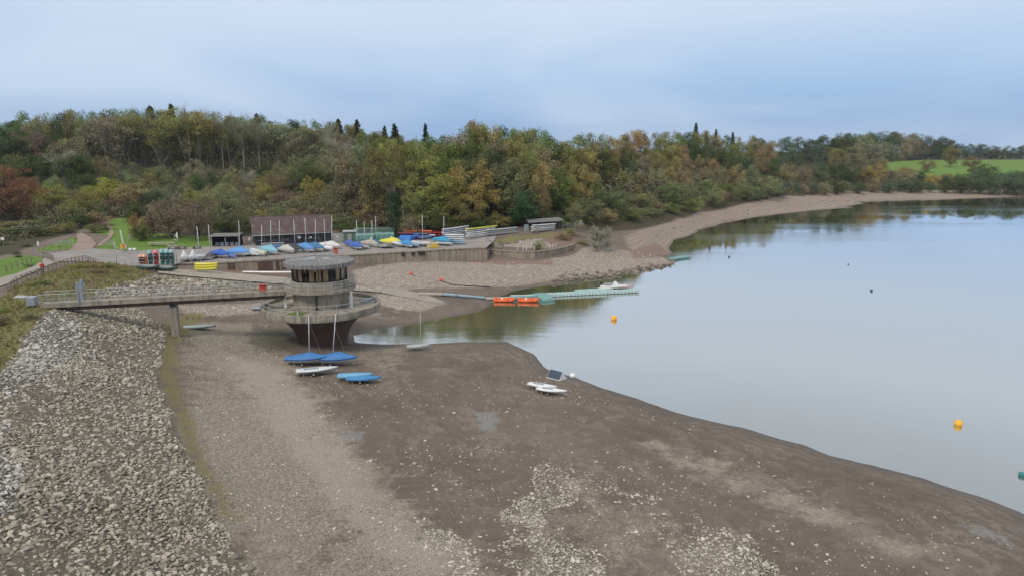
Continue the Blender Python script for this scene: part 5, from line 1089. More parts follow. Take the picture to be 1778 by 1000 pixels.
b = MB(); b.tube((-.9, 0, 3.2), (1.3, .4, 1.8), .045); b.tube((-.9, 0, 2.6), (1.2, .4, 1.1), .045); b.tube((.3, 0, 1.3), (1.3, 0, 1.2), .04); b.build('handrail', M['galv'], fr)
x, y, z = GQ(214, 437); fl = thing('feather_flag', 'slim pale feather flag on the lawn edge', 'flag', (x, y, z)); MB().tube((.1, 0, 0), (-.15, 0, 4.4), .03).build('pole', M['alu'], fl)
b = MB(); b.add([(-.2, 0, 4.4), (.05, 0, 4.0), (.28, .02, 1.6), (-.02, 0, 1.4), (-.2, .02, 4.4), (.05, .02, 4.0), (.28, .04, 1.6), (-.02, .02, 1.4)], [(0,1,2,3),(7,6,5,4),(0,4,5,1),(1,5,6,2),(2,6,7,3),(3,7,4,0)]); b.build('banner', M['plast'], fl, (.50, .62, .58))
x, y, z = GQ(216, 440); sg = thing('notice_sign', 'yellow and orange notice boards below the feather flag', 'sign', (x, y-.2, z)); MB().box(0, 0, .5, .08, .08, 1.0).build('post', M['wood'], sg); MB().box(-.28, 0, 1.35, .42, .05, .95).build('yellow_board', M['plast'], sg, (.65, .42, .03)); MB().box(.16, 0, 1.35, .36, .05, .95).build('orange_board', M['plast'], sg, (.55, .18, .05)); MB().box(.55, 0, 1.3, .3, .05, .8).build('grey_board', M['plast'], sg, (.5, .4, .38))
for px, lb in ((227, 'white drum on the tarmac, left of two'), (234, 'white drum on the tarmac, right of two')):
    x, y, z = GQ(px, 437); o = MB().lathe([(0, 0), (.3, 0), (.34, .3), (.3, .6), (0, .62)], 14).build('drum', M['whitepaint']); o.location = (x, y, z+.05); tag(o, lb, 'drum')
x, y, z = GQ(8, 437); sg = thing('small_sign', 'small white sign on a post in the bushes at the left edge', 'sign', (x, y, z)); MB().box(0, 0, 1.2, .07, .07, 2.4).build('post', M['wood'], sg); MB().box(0, -.06, 2.3, .6, .04, .5).build('board', M['whitepaint'], sg)
for k, (px, py) in enumerate([(66,405),(67,427)][1:]):
    x, y, z = GQ(px, py); o = MB().box(0, 0, .4, .3, .2, .8).build('marker_post', M['whitepaint']); o.location = (x, y, z); tag(o, 'small white marker post at the edge of the scrub', 'post')
# posts and steps on the terrace bank
bp = [(899,433),(908,434.5),(914,434),(928,434),(954,431),(960,430),(965,429)]
t = thing('terrace_posts', 'row of white bollard posts with a low rail behind the curved wall', 'railing', (*P(914, 434, 3.4), 3.4)); ox, oy = P(914, 434, 3.4)
for px, py in bp: x, y = P(px, py, 3.45); MB().box(x-ox, y-oy, .4, .12, .12, 1.0).build('post', M['whitepaint'], t)
b = MB(); pa_ = [P(px, py, 3.45) for px, py in bp]; b.path([(x-ox, y-oy, .8) for x, y in pa_], .03, 4); b.build('rail', M['greyrail'], t)
st = thing('concrete_steps', 'flight of pale steps down the bank beside the quay end', 'steps', GQ(853, 431))
a3 = np.array(GQ(866, 431, .1)); a4 = np.array(GQ(852, 421, .1))
for i in range(9):
    p_ = a3+(a4-a3)*i/9-np.array(st.location); MB().box(p_[0], p_[1], p_[2], 1.8, .55, .22, R(20)).build('step', M['conc'], st)
b = MB(); q1, q2 = a3-np.array(st.location), a4-np.array(st.location)
for dx in (-1.0, 1.0): b.tube((q1[0]+dx, q1[1], q1[2]+.9), (q2[0]+dx, q2[1], q2[2]+.9), .04); [b.tube((q1[0]*(1-f)+q2[0]*f+dx, q1[1]*(1-f)+q2[1]*f, q1[2]*(1-f)+q2[2]*f), (q1[0]*(1-f)+q2[0]*f+dx, q1[1]*(1-f)+q2[1]*f, q1[2]*(1-f)+q2[2]*f+.9), .035) for f in (0, .33, .66, 1)]
b.build('handrail', M['black'], st)

# ------------------------------------------------------------------ person on the dam path
def skin_body(name, verts, edges, rad, mat, parent, root=0, col=None):
    me = bpy.data.meshes.new(name); me.from_pydata(verts, edges, []); o = link(name, me, mat, parent, col)
    m1 = o.modifiers.new('skin', 'SKIN'); m1.use_smooth_shade = True
    sv = me.skin_vertices[0].data if me.skin_vertices else None
    if sv is None:
        bpy.context.view_layer.objects.active = o; sv = me.skin_vertices[0].data
    for i, r in enumerate(rad): sv[i].radius = (r, r*.85) if not isinstance(r, tuple) else r; sv[i].use_root = (i == root)
    o.modifiers.new('sub', 'SUBSURF').levels = 1; o.modifiers['sub'].render_levels = 1; return o
x, y, z = GQ(75, 475.5)
pe = thing('person', 'person in a red coat and dark trousers walking on the dam path by the fence', 'person', (x, y, z), R(200))
bv = [(0,0,.93),(0,0,1.1),(0,.01,1.28),(0,.01,1.43),(0,0,1.52),(0,.02,1.62),(0,.02,1.72), (.17,0,1.40),(.23,.05,1.15),(.2,.17,.95),(.19,.2,.87), (-.17,0,1.40),(-.23,-.05,1.15),(-.22,.04,.93),(-.21,.07,.85), (.1,0,.88),(.11,.1,.5),(.11,.06,.1),(.11,.2,.04), (-.1,0,.88),(-.1,-.04,.5),(-.1,-.18,.1),(-.1,-.06,.04)]
be_ = [(0,1),(1,2),(2,3),(3,4),(4,5),(5,6),(3,7),(7,8),(8,9),(9,10),(3,11),(11,12),(12,13),(13,14),(0,15),(15,16),(16,17),(17,18),(0,19),(19,20),(20,21),(21,22)]
brd = [.14,.13,.15,.12,.055,.09,.07,.07,.05,.04,.035,.07,.05,.04,.035,.09,.06,.045,.04,.09,.06,.045,.04]
try:
    skin_body('body', bv, be_, brd, M['skin'], pe)
    ci = [0,1,2,3,7,8,9,11,12,13]; mp_ = {a: i for i, a in enumerate(ci)}
    skin_body('coat', [bv[i] for i in ci]+[(0,0,.78)], [(mp_[a], mp_[c_]) for a, c_ in be_ if a in mp_ and c_ in mp_]+[(0, 10)], [.19,.175,.185,.13,.09,.075,.065,.09,.075,.065,.2], M['cloth'], pe, col=(.50, .06, .03))
    li = [0,15,16,17,19,20,21]; mp_ = {a: i for i, a in enumerate(li)}
    skin_body('trousers', [bv[i] for i in li], [(mp_[a], mp_[c_]) for a, c_ in be_ if a in mp_ and c_ in mp_], [.16,.11,.08,.07,.11,.08,.07], M['cloth'], pe, col=(.06, .06, .08))
    MB().lathe([(.0, .13), (.085, .08), (.11, 0), (.105, -.06)], 12, (0, -.01, 1.69)).build('hair', M['cloth'], pe, (.10, .045, .025))
    for s in (-1, 1): 
        MB().box(s*.1, .08 if s > 0 else -.1, .05, .1, .27, .1).build('shoe', M['black'], pe)
except Exception as ex:
    print('skin failed', ex)

# birds in the sky
for k, (px, py, Y) in enumerate(((1313, 181, 300), (1408, 171, 300), (1419, 173, 300))):
    z = ZT(py, Y); x, _ = PY(px, Y, z); t = thing('bird', ['small dark bird flying alone left of the pair', 'small dark bird flying, left of a close pair', 'small dark bird flying, right of a close pair'][k], 'bird', (x, Y, z), R(20))
    b = MB(); b.loft([[(X, r*math.cos(a), r*math.sin(a)) for a in (0, 1.57, 3.14, 4.71)] for X, r in ((-.3, .01), (-.1, .07), (.1, .08), (.25, .04), (.33, .01))]); b.add([(-.08, 0, .04), (.12, 0, .04), (0, .3, .16), (-.05, .62, .05), (-.1, .3, .12), (0, .3, .14)], [(0, 1, 2, 4), (4, 2, 3), (0, 4, 5, 1)]); b.add([(-.08, 0, .04), (.12, 0, .04), (0, -.3, .16), (-.05, -.62, .05), (-.1, -.3, .12), (0, -.3, .14)], [(0, 4, 2, 1), (4, 3, 2), (0, 1, 5, 4)]); b.build('body', M['black'], t)

# ------------------------------------------------------------------ trees (each mesh is built at unit height)
def rand_dirs(n_, g):
    v = g.normal(size=(n_, 3)); return v/np.linalg.norm(v, axis=1, keepdims=True)
def leaf_quads(pts, nrm, size, g, jit=.6):
    n_ = len(pts); d_ = nrm+g.normal(0, jit, (n_, 3)); d_ /= np.linalg.norm(d_, axis=1, keepdims=True)
    a = np.cross(d_, rand_dirs(n_, g)); a /= np.linalg.norm(a, axis=1, keepdims=True)+1e-9; b_ = np.cross(d_, a)
    s = (size*g.uniform(.6, 1.4, n_))[:, None]
    V = np.stack([pts-a*s-b_*s*.6, pts+a*s-b_*s*.35, pts+a*s*.8+b_*s*.6, pts-a*s*.7+b_*s*.5], 1).reshape(-1, 3)
    return V, np.arange(4*n_).reshape(-1, 4)
def crown_mesh(name, seed, blobs, n_leaf, size, cr=(.09, .17), shape='round', z0=.2, top=1.0, rad=.42, fill_=.25):
    g = np.random.default_rng(seed); cs = []; rs = []
    for i in range(blobs):
        d_ = rand_dirs(1, g)[0]; f = g.uniform(.55, .9) if g.uniform() > .2 else g.uniform(0, .5); zc = (z0+top)/2
        r = g.uniform(*cr); hz = (top-z0)/2
        p = np.array([d_[0]*(rad-r*.6)*f*1.12, d_[1]*(rad-r*.6)*f*1.12, zc+d_[2]*(hz-r*.8)*f*1.1])
        if shape == 'dome' and p[2] < zc: p[:2] *= 1.1
        if shape == 'cone': 
            t = g.uniform(0, 1)**1.25; a = g.uniform(0, 6.28); rr_ = (1-t)*rad*g.uniform(.5, 1); p = np.array([math.cos(a)*rr_, math.sin(a)*rr_, z0+(top-z0)*t*.97]); r = g.uniform(*cr)*(1.05-t)
        if shape == 'column':
            t = g.uniform(0, 1); a = g.uniform(0, 6.28); rr_ = rad*.6*math.sin(math.pi*min(.96, .18+t*.78))**.6; p = np.array([math.cos(a)*rr_, math.sin(a)*rr_, z0+(top-z0)*(.06+.9*t)])
        cs.append(p); rs.append(r)
    cs = np.array(cs); rs = np.array(rs); w_ = rs**2; k = g.choice(blobs, n_leaf, p=w_/w_.sum())
    d_ = rand_dirs(n_leaf, g); d_[:, 2] = np.where(d_[:, 2] < -.6, -d_[:, 2]*.8, d_[:, 2]); rad_ = rs[k]*np.where(g.uniform(size=n_leaf) < fill_, g.uniform(.3, .8, n_leaf), g.uniform(.82, 1.08, n_leaf))
    pts = cs[k]+d_*rad_[:, None]*np.array([1, 1, .8]); nrm = d_+np.array([0, 0, .35])
    q_ = np.percentile(pts[:, 2], 99.3); pts[:, 2] *= top/q_; cs[:, 2] *= top/q_
    V, Fq = leaf_quads(pts, nrm, np.full(n_leaf, size), g); return npmesh(name, V, Fq), cs, rs
def conifer_mesh(name, seed, n_leaf, size, rad=.27, z0=.08, tiers=22, droop=.25, ragged=.25):
    g = np.random.default_rng(seed); P_ = []; N_ = []
    nb = tiers*9
    for i in range(nb):
        t = (i/nb)**.9; L_ = rad*((1-t)**.85)*g.uniform(1-ragged, 1+ragged*.6)+.012; a = g.uniform(0, 6.28); z = z0+(.985-z0)*t; m_ = max(3, int(n_leaf/nb*(1.6-1.2*t)))
        s = g.uniform(.1, 1, m_); q = np.stack([np.cos(a)*L_*s, np.sin(a)*L_*s, z-droop*L_*s+g.normal(0, .006, m_)], 1)+g.normal(0, .008, (m_, 3)); P_.append(q); N_.append(np.tile([math.cos(a)*.3, math.sin(a)*.3, 1.0], (m_, 1)))
    pts = np.vstack(P_); V, Fq = leaf_quads(pts, np.vstack(N_), np.full(len(pts), size), g, .5); return npmesh(name, V, Fq)
def trunk_mesh(name, seed, cs=None, rs=None, r0=.022, top=.8, limbs=9, stems=1, lean=.05):
    g = np.random.default_rng(seed); b = MB()
    for s in range(stems):
        a = g.uniform(0, 6.28); off = 0 if stems == 1 else .04; p = np.array([math.cos(a)*off, math.sin(a)*off, -.04]); pts = [p]; 
        for i in range(5): p = p+np.array([g.normal(0, lean*.4)+math.cos(a)*off*.6, g.normal(0, lean*.4)+math.sin(a)*off*.6, (top+.04)/5]); pts.append(p)
        for i in range(5): b.tube(pts[i], pts[i+1], r0*(1-i*.15)*(1 if stems == 1 else .6), r0*(1-(i+1)*.15)*(1 if stems == 1 else .6), 6, cap=False)
        if cs is not None:
            for j in g.choice(len(cs), min(limbs, len(cs)), replace=False):
                i = int(np.clip(cs[j][2]/top*5-1.2, 1, 4)); q = pts[i]; m_ = (q+cs[j])/2+np.array([0, 0, -.02]); b.tube(q, m_, r0*.45, r0*.32, 4, cap=False); b.tube(m_, cs[j], r0*.32, r0*.12, 4, cap=False)
    return b.mesh(name)
def twig_mesh(seed, spread=.5, base=.0, n1=16, n2=7, n3=5, w_=1.0, clear=.3):
    """bare branching crown: thin ribbons"""
    g = np.random.default_rng(seed); seg = []
    trunks = [(np.array([0, 0, base]), np.array([g.normal(0, .04), g.normal(0, .04), .55]), .012)]
    lv1 = []
    for i in range(n1):
        t = g.uniform(clear, 1); a = g.uniform(0, 6.28); p0 = np.array([0, 0, base+.6*t]); up_ = g.uniform(.35, .9); d_ = np.array([math.cos(a)*spread, math.sin(a)*spread, up_]); L_ = g.uniform(.25, .42)*(1.15-.35*t); d_ /= np.linalg.norm(d_); lv1.append((p0, p0+d_*L_, .005))
    lv2 = []
    for p0, p1, r in lv1:
        for j in range(n2):
            t = g.uniform(.25, 1); q = p0+(p1-p0)*t; d_ = (p1-p0)/np.linalg.norm(p1-p0)+g.normal(0, .5, 3)+np.array([0, 0, .35]); d_ /= np.linalg.norm(d_); lv2.append((q, q+d_*g.uniform(.08, .2), .0022))
    lv3 = []
    for p0, p1, r in lv2:
        for j in range(n3):
            t = g.uniform(.2, 1); q = p0+(p1-p0)*t; d_ = (p1-p0)/np.linalg.norm(p1-p0)+g.normal(0, .7, 3); d_ /= np.linalg.norm(d_); lv3.append((q, q+d_*g.uniform(.04, .10), .0012))
    V = []; Fc = []
    for lst in (lv2, lv3):
        for p0, p1, r in lst:
            d_ = p1-p0; s = np.cross(d_, g.normal(size=3)); s /= np.linalg.norm(s)+1e-9; r = r*w_; k = len(V); V += [p0-s*r, p0+s*r, p1+s*r*.4, p1-s*r*.4]; Fc.append((k, k+1, k+2, k+3))
    tw = npmesh('crown', np.array(V), np.array(Fc)); b = MB(); z_ = np.array([0, 0, base]); b.tube((0, 0, -.03), (0, 0, base+.35), .013, .009, 6, cap=False); b.tube((0, 0, base+.35), (.0, .0, base+.62), .009, .004, 5, cap=False)
    for p0, p1, r in lv1: b.tube(p0, p1, r, r*.4, 4, cap=False)
    return tw, b.mesh('trunk')
PR = {}
def reg(kind, crown, trunk, wdef): PR.setdefault(kind, []).append((crown, trunk, wdef))
for s_ in range(5):
    me_, cs_, rs_ = crown_mesh('crown', 100+s_, 46, 6500, .011, (.08, .15), 'round', -.02, 1.0, .42); reg('round', me_, trunk_mesh('trunk', s_, cs_, rs_), .8)
for s_ in range(3):
    me_, cs_, rs_ = crown_mesh('crown', 140+s_, 90, 17000, .0075, (.055, .12), 'round', -.03, 1.0, .48, .3); reg('great', me_, trunk_mesh('trunk', s_+5, cs_, rs_, .025, .7, 20), .92)
for s_ in range(4):
    me_, cs_, rs_ = crown_mesh('crown', 120+s_, 40, 5200, .013, (.10, .20), 'round', -.12, 1.0, .54); reg('bush', me_, trunk_mesh('trunk', s_+9, cs_, rs_, .02, .6, 9, 3), 1.05)
for s_ in range(4):
    me_, cs_, rs_ = crown_mesh('crown', 160+s_, 30, 4200, .0095, (.07, .13), 'round', .42, 1.0, .26); reg('tall', me_, trunk_mesh('trunk', s_+19, cs_, rs_, .013, .9, 10, 2 if s_ % 2 else 1), .5)
for s_ in range(3):
    me_, cs_, rs_ = crown_mesh('crown', 180+s_, 34, 2300, .010, (.07, .13), 'round', .25, 1.0, .32, .6); reg('sparse', me_, trunk_mesh('trunk', s_+29, cs_, rs_, .014, .9, 24, 2), .6)
for s_ in range(4):
    tw_, tr_ = twig_mesh(300+s_, .42, .25, 18, 9, 7); reg('bare', tw_, tr_, .62)
for s_ in range(2):
    tw_, tr_ = twig_mesh(320+s_, .9, -.05, 26, 12, 10, 3.2, clear=.08); reg('twiggy', tw_, tr_, 1.0)
for s_ in range(3): reg('conifer', conifer_mesh('crown', 400+s_, 5200, .0135), trunk_mesh('trunk', 40+s_, None, None, .014, .95), .42)
for s_ in range(3): reg('pine', conifer_mesh('crown', 420+s_, 4200, .016, .30, .25, 13, .12, .5), trunk_mesh('trunk', 44+s_, None, None, .012, .95), .42)
me_, cs_, rs_ = crown_mesh('crown', 190, 70, 9000, .009, (.05, .085), 'column', .0, 1.0, .17, .2); reg('column', me_, trunk_mesh('trunk', 50, None, None, .02, .8), .34)
PALC = {'dkgreen': (.070, .092, .030), 'conif': (.045, .068, .036), 'green': (.13, .155, .042), 'olive': (.19, .175, .05), 'yellow': (.29, .225, .04), 'gold': (.25, .185, .07), 'orange': (.26, .145, .062), 'rust': (.20, .082, .045), 'brown': (.20, .145, .075),
 'mauve': (.165, .105, .085), 'taupe': (.20, .18, .11), 'sage': (.17, .18, .08), 'bright': (.155, .205, .055), 'grey': (.27, .25, .225), 'bluegr': (.085, .115, .075), 'lime': (.2, .21, .05)}
CNAME = {'dkgreen': 'dark green', 'conif': 'blackish green', 'green': 'mid green', 'olive': 'olive', 'yellow': 'yellow', 'gold': 'golden', 'orange': 'orange', 'rust': 'rust-red', 'brown': 'brown', 'mauve': 'purplish brown', 'taupe': 'grey-brown', 'sage': 'sage green', 'bright': 'fresh green', 'grey': 'pale grey', 'bluegr': 'dull blue-green', 'lime': 'lime green'}
KN = {'round': ('broadleaf_tree', 'broadleaf tree', 'tree'), 'great': ('broadleaf_tree', 'spreading broadleaf tree', 'tree'), 'bush': ('bush', 'rounded bush', 'bush'), 'tall': ('woodland_tree', 'tall slender woodland tree', 'tree'), 'sparse': ('woodland_tree', 'thin-leaved woodland tree', 'tree'),
      'bare': ('bare_tree', 'bare pale-stemmed tree', 'tree'), 'twiggy': ('bare_shrub', 'leafless twiggy shrub', 'bush'), 'conifer': ('conifer_tree', 'pointed conifer', 'tree'), 'pine': ('pine_tree', 'high-crowned pine', 'tree'), 'column': ('columnar_tree', 'narrow columnar evergreen', 'tree')}
BARKC = {'bare': (.30, .27, .23), 'tall': (.25, .22, .18), 'sparse': (.30, .27, .22), 'twiggy': (.26, .24, .22)}
REGISTRY = []
def tree(kind, px, ytop, Y, colr, width=None, label=None, zone='', bark=None, hmin=3.0, hmax=40, ztop=None, wf=1.0):
    zt_ = ZT(ytop, Y) if ztop is None else ztop
    x, _ = PY(px, Y, zt_-4); zg = Tz(x, Y); h = zt_-zg
    if h < hmin: h = hmin
    h = min(h, hmax)
    crown, trunk, wd = rnd.choice(PR[kind]); nm, kn, cat = KN[kind]
    base = PALC[colr] if isinstance(colr, str) else colr
    j = [rnd.uniform(.9, 1.12) for _ in range(3)]; v = rnd.uniform(1.15, 1.55); cc = tuple(b_*q*v*k_ for b_, q, k_ in zip(base, j, (.98, 1.0, .85)))
    wpx = width/F*(Y*cp+8) if width else h*wd*wf
    t = thing(nm, label or '', cat, (x, Y, zg-.1), rnd.uniform(0, 6.28)); sx_ = wpx/wd if wd else h; t.scale = (sx_, sx_, h)
    co = link('crown', crown, M['leaf'], t, cc); link('trunk', trunk, M['bark'], t, bark or BARKC.get(kind, (.12, .10, .08)))
    if not label: REGISTRY.append((t, CNAME[colr] if isinstance(colr, str) else 'mixed', kn, zone))
    return t
def row(zone, pts, kinds, step, yj=5, Yj=8, hmin=4, wf=1.0, hmax=32):
    """pts: (px, ytop, Y, [colours]) along the row"""
    px = pts[0][0]
    while px < pts[-1][0]:
        for a, b_ in zip(pts[:-1], pts[1:]):
            if a[0] <= px < b_[0]: break
        f = (px-a[0])/(b_[0]-a[0]); yt = a[1]+(b_[1]-a[1])*f+rnd.uniform(-yj, yj); Y = a[2]+(b_[2]-a[2])*f+rnd.uniform(-Yj, Yj)
        cols = (a if rnd.random() > f else b_)[3]; kd = rnd.choice(kinds)
        c_ = rnd.choice(cols)
        if kd in ('bare', 'twiggy') : c_ = rnd.choice(['grey', 'taupe'])
        if kd in ('conifer', 'pine'): c_ = rnd.choice(['conif', 'dkgreen', 'dkgreen'])
        tree(kd, px+rnd.uniform(-6, 6), yt, Y, c_, zone=zone, hmin=hmin, wf=wf*rnd.uniform(.85, 1.2), hmax=hmax); px += step*rnd.uniform(.75, 1.25)
dk, gr, ol, ye, go, og, ru, br_, ma, ta, sa, bg_, gy2 = 'dkgreen', 'green', 'olive', 'yellow', 'gold', 'orange', 'rust', 'brown', 'mauve', 'taupe', 'sage', 'bluegr', 'grey'
# left ridge
zR = 'on the skyline of the left-hand wood'
row(zR, [(-50,210,345,[gr,dk]),(0,206,345,[gr,dk]),(90,194,345,[gr,ol]),(200,193,345,[gr,ol,dk]),(330,195,345,[ol,gr]),(450,205,345,[gr,dk]),(560,210,345,[dk,gr]),(640,221,345,[gr,ol]),(720,244,345,[ol,dk])], ['round','round','tall','round'], 22, 6, 10, wf=.7)
for px, yt in ((262,183),(298,180),(446,197),(588,206),(620,207)): tree('pine', px, yt, 352, 'dkgreen', zone=zR, wf=1.0)
tree('conifer', 685, 214, 235, 'conif', 42, 'dark pointed spruce on the skyline left of the lone spruce'); tree('conifer', 739, 214, 225, 'conif', 34, 'lone dark pointed spruce on the skyline right of its twin'); tree('conifer', 668, 217, 240, 'dkgreen', 30, 'blunt dark conifer close left of the skyline spruce')
row('behind the skyline of the left-hand wood', [(-50,218,372,[dk,gr]),(300,209,372,[gr,dk,ol]),(640,232,372,[dk,ol]),(730,250,365,[dk])], ['bush'], 22, 4, 5, wf=1.1)
zS = 'among bare stems of the left-hand wood'
row(zS, [(150,208,318,[ta]),(260,206,318,[ta,br_]),(350,200,318,[ol]),(470,222,318,[ta]),(640,238,300,[ta,ma])], ['bare','tall','bare','sparse','tall'], 19, 9, 8, wf=1.1)
tree('tall', 345, 195, 312, 'gold', 52, 'golden-topped tall tree among bare stems on the left ridge'); tree('tall', 228, 200, 312, 'olive', 44, 'yellow-green topped tall tree among bare stems on the left ridge'); tree('tall', 322, 205, 308, 'olive', 40, zone=zS)
zD = 'on the far left slope of the wood'
row(zD, [(-40,232,290,[dk]),(60,225,290,[dk,ma]),(130,240,290,[ol,ma,ta])], ['round','great'], 32, 8, 8)
row(zD, [(-40,262,268,[dk,gr]),(130,268,268,[dk]),(200,280,268,[dk,br_])], ['round','bush'], 34, 8, 6)
zM = 'in scrub below the left-hand wood'
row(zM, [(140,288,278,[dk,ol]),(300,285,278,[ta,sa,dk]),(430,282,278,[dk,ta]),(560,275,255,[ta,sa]),(640,262,215,[ta,sa]),(710,262,192,[ta,ol])], ['round','sparse','bush','sparse'], 30, 10, 6, wf=1.0)
row(zM, [(60,306,252,[sa,ol]),(160,306,252,[dk,sa]),(300,312,252,[sa,ta,dk]),(420,305,250,[ol,br_,dk]),(520,290,250,[dk,ol,br_]),(640,290,215,[ta,br_]),(720,296,192,[ol,sa])], ['bush','round','sparse','bush'], 32, 8, 6, wf=1.0)
row(zM, [(60,325,222,[sa,ol,ye]),(160,326,222,[ol,dk]),(300,330,222,[sa,dk,ol]),(420,322,222,[ol,br_,gr])], ['bush','round'], 34, 8, 5)
row(zM, [(180,298,265,[dk,ol,sa]),(330,300,265,[sa,dk,gr]),(560,296,262,[dk,ta,ol])], ['round','bush'], 34, 7, 5)
tree('bare', 110, 268, 262, 'grey', 70, 'pale grey leafless tree rising above the left scrub'); tree('bare', 432, 300, 240, 'grey', 36, 'pale leafless tree above the small green clearing'); tree('bare', 590, 250, 265, 'grey', 60, 'pale leafless tree between the boathouse and the skyline spruces', zone=zM); tree('bare', 655, 288, 225, 'grey', 55, 'pale leafless tree behind the green tents')
zL = 'between the scrub and the lawn'
tree('great', 18, 290, 182, 'rust', 105, 'large rust-red tree at the left edge'); tree('great', -40, 300, 178, 'rust', 90, zone=zL)
for a in [('round',92,322,205,ol,60),('round',185,310,208,ye,62),('bush',125,348,182,'lime',42),('round',150,335,188,ol,52),('bush',90,375,170,dk,60),('bush',140,372,168,dk,50),('round',232,318,205,br_,58),('bush',270,328,205,bg_,46),('bush',300,332,203,bg_,40),('bush',205,342,200,ma,55),('bush',235,350,180,dk,50),('bush',165,368,172,br_,52),
          ('bush',60,385,165,ol,50),('bush',30,392,162,br_,60),('bush',6,395,150,'lime',50),('bush',105,395,158,br_,46),('bush',122,385,157,ol,28),('bush',-20,405,145,ye,50),('bush',60,408,150,dk,70),('bush',20,412,145,dk,60),('bush',178,385,165,ma,40),('bush',168,396,160,ol,34),
          ('bush',345,330,200,ol,50),('round',395,318,205,sa,50),('bush',372,332,192,ta,48),('bush',460,326,212,ol,44),('bush',478,335,205,'green',34),('bush',420,322,215,ma,40),('bush',448,312,228,ol,44),('bush',500,330,200,ma,60),('bush',545,332,195,br_,70),('bush',590,328,195,ta,70),('bush',515,345,182,ta,60),('bush',565,345,180,ta,60),
          ('round',540,290,235,'dkgreen',80),('bush',535,306,222,ye,24),('bush',555,310,222,ye,26),('bush',500,305,232,br_,50),('bush',470,303,235,br_,44),('round',610,325,185,ta,70),('bush',638,352,176,'gold',44),('bush',590,370,172,sa,48),('bush',610,385,166,dk,56),('bush',655,372,172,ma,46),('round',660,325,186,sa,50),('bush',660,345,178,br_,40),('bush',635,388,162,dk,34),('bush',700,385,160,dk,36),('round',690,330,190,ma,40),('bush',482,358,176,sa,36),('bush',430,368,172,'green',36),('bush',452,364,170,ol,38),('bush',455,372,176,dk,40),('bush',520,362,172,br_,60),('bush',570,372,170,sa,50)]:
    tree(a[0], a[1], a[2], a[3], a[4], a[5]*1.08, zone=zL if a[1] < 430 else 'behind the boathouse', hmin=2)
tree('bush', 300, 338, 157, 'mauve', 98, 'broad purplish brown thicket behind the lawn'); tree('great', 388, 328, 160, 'sage', 92, 'large sage green tree over the open shed'); tree('bush', 340, 352, 152, 'mauve', 60, 'purplish brown thicket edge beside the windsurf rig'); tree('bush', 398, 378, 158, 'dkgreen', 56, 'dark shrub right behind the open shed'); tree('bush', 262, 372, 154, 'mauve', 40, 'low purplish brown shrub behind the orange bushes')
tree('bush', 234, 368, 152, 'orange', 24, 'small orange bush at the back of the lawn, left of two'); tree('bush', 250, 378, 150, 'gold', 24, 'small golden bush at the back of the lawn, right of two'); tree('bush', 246, 392, 149, 'dkgreen', 34, 'dark green bush beneath the orange and golden bushes')
tree('column', 683, 334, 158, 'conif', 27, 'narrow dark columnar evergreen behind the right green tent')
# big trees behind the quay
tree('great', 752, 276, 172, (.235,.215,.055), 125, 'large yellow-green spreading tree behind the kayak racks'); tree('great', 820, 282, 173, (.28,.215,.06), 105, 'large golden-green tree beside the spreading yellow-green one'); tree('great', 735, 330, 168, (.17,.175,.055), 84, 'lower olive tree crown over the red kayaks'); tree('great', 800, 338, 168, (.18,.175,.055), 92, 'lower olive tree crown over the white hull racks')
tree('bush', 712, 372, 158, 'taupe', 44, 'grey-brown shrub beside the columnar evergreen'); tree('bush', 770, 372, 162, 'dkgreen', 70, 'dark shrub behind the red kayaks'); tree('round', 908, 332, 172, (.055,.10,.045), 62, 'deep green rounded tree over the rack canopy'); tree('bush', 860, 372, 170, 'olive', 60, 'olive shrub behind the grey hull rack'); tree('bush', 830, 380, 166, 'dkgreen', 60, 'dark shrub behind the middle hull rack')
tree('bush', 900, 372, 174, 'dkgreen', 60, 'dark shrub left behind the rack canopy'); tree('bush', 950, 370, 180, 'dkgreen', 60, 'dark shrub right behind the rack canopy'); tree('bush', 985, 376, 176, 'dkgreen', 46, 'dark shrub above the lime yellow hull')
tree('round', 942, 320, 180, 'brown', 34, 'brown tree right of the deep green rounded one')
# middle hillside
zC = 'on the hillside above the racks'
row(zC, [(590,262,184,[ta,br_]),(640,250,178,[ta,ol,br_]),(700,247,177,[ta,ol,sa]),(775,246,180,[ol,gr])], ['round','round','sparse'], 20, 5, 2, wf=.62)
row(zC, [(640,240,215,[ol,gr]),(700,244,200,[ol,gr]),(760,242,196,[gr,ol]),(830,218,194,[go,br_,ol]),(870,224,188,[ol,gr]),(930,230,197,[ol,go])], ['round'], 22, 4, 4, wf=.62)
tree('round', 826, 213, 196, (.24,.14,.06), 70, 'orange-brown tree on the skyline above the big yellow-green tree')
row(zC, [(650,256,200,[gr,ta,dk]),(725,252,192,[gr,ol,dk]),(800,250,188,[dk,dk,gr]),(860,250,184,[sa,ta]),(930,256,188,[go,ta,ol]),(1000,262,212,[ol,go])], ['round','great'], 24, 6, 3, wf=.65)
row(zC, [(700,275,186,[sa,ta]),(860,280,178,[sa,ol]),(930,285,182,[sa,ol,gr]),(1010,290,198,[go,ol])], ['round'], 28, 6, 3, wf=.75)
tree('tall', 915, 262, 188, 'gold', 40, 'bright orange-gold tree in the middle of the wooded hillside', wf=1)
zE = 'on the hillside above the cove'
row(zE, [(875,222,208,[dk,gr]),(940,228,205,[dk,gr]),(975,246,214,[dk,ol]),(1010,232,222,[ol,gr]),(1060,236,250,[ol,br_,go]),(1130,228,335,[og,go,ol]),(1190,232,400,[ol,br_,dk]),(1250,233,430,[ol,go,dk]),(1340,240,465,[br_,ol,dk])], ['round'], 19, 4, 5, wf=.75)
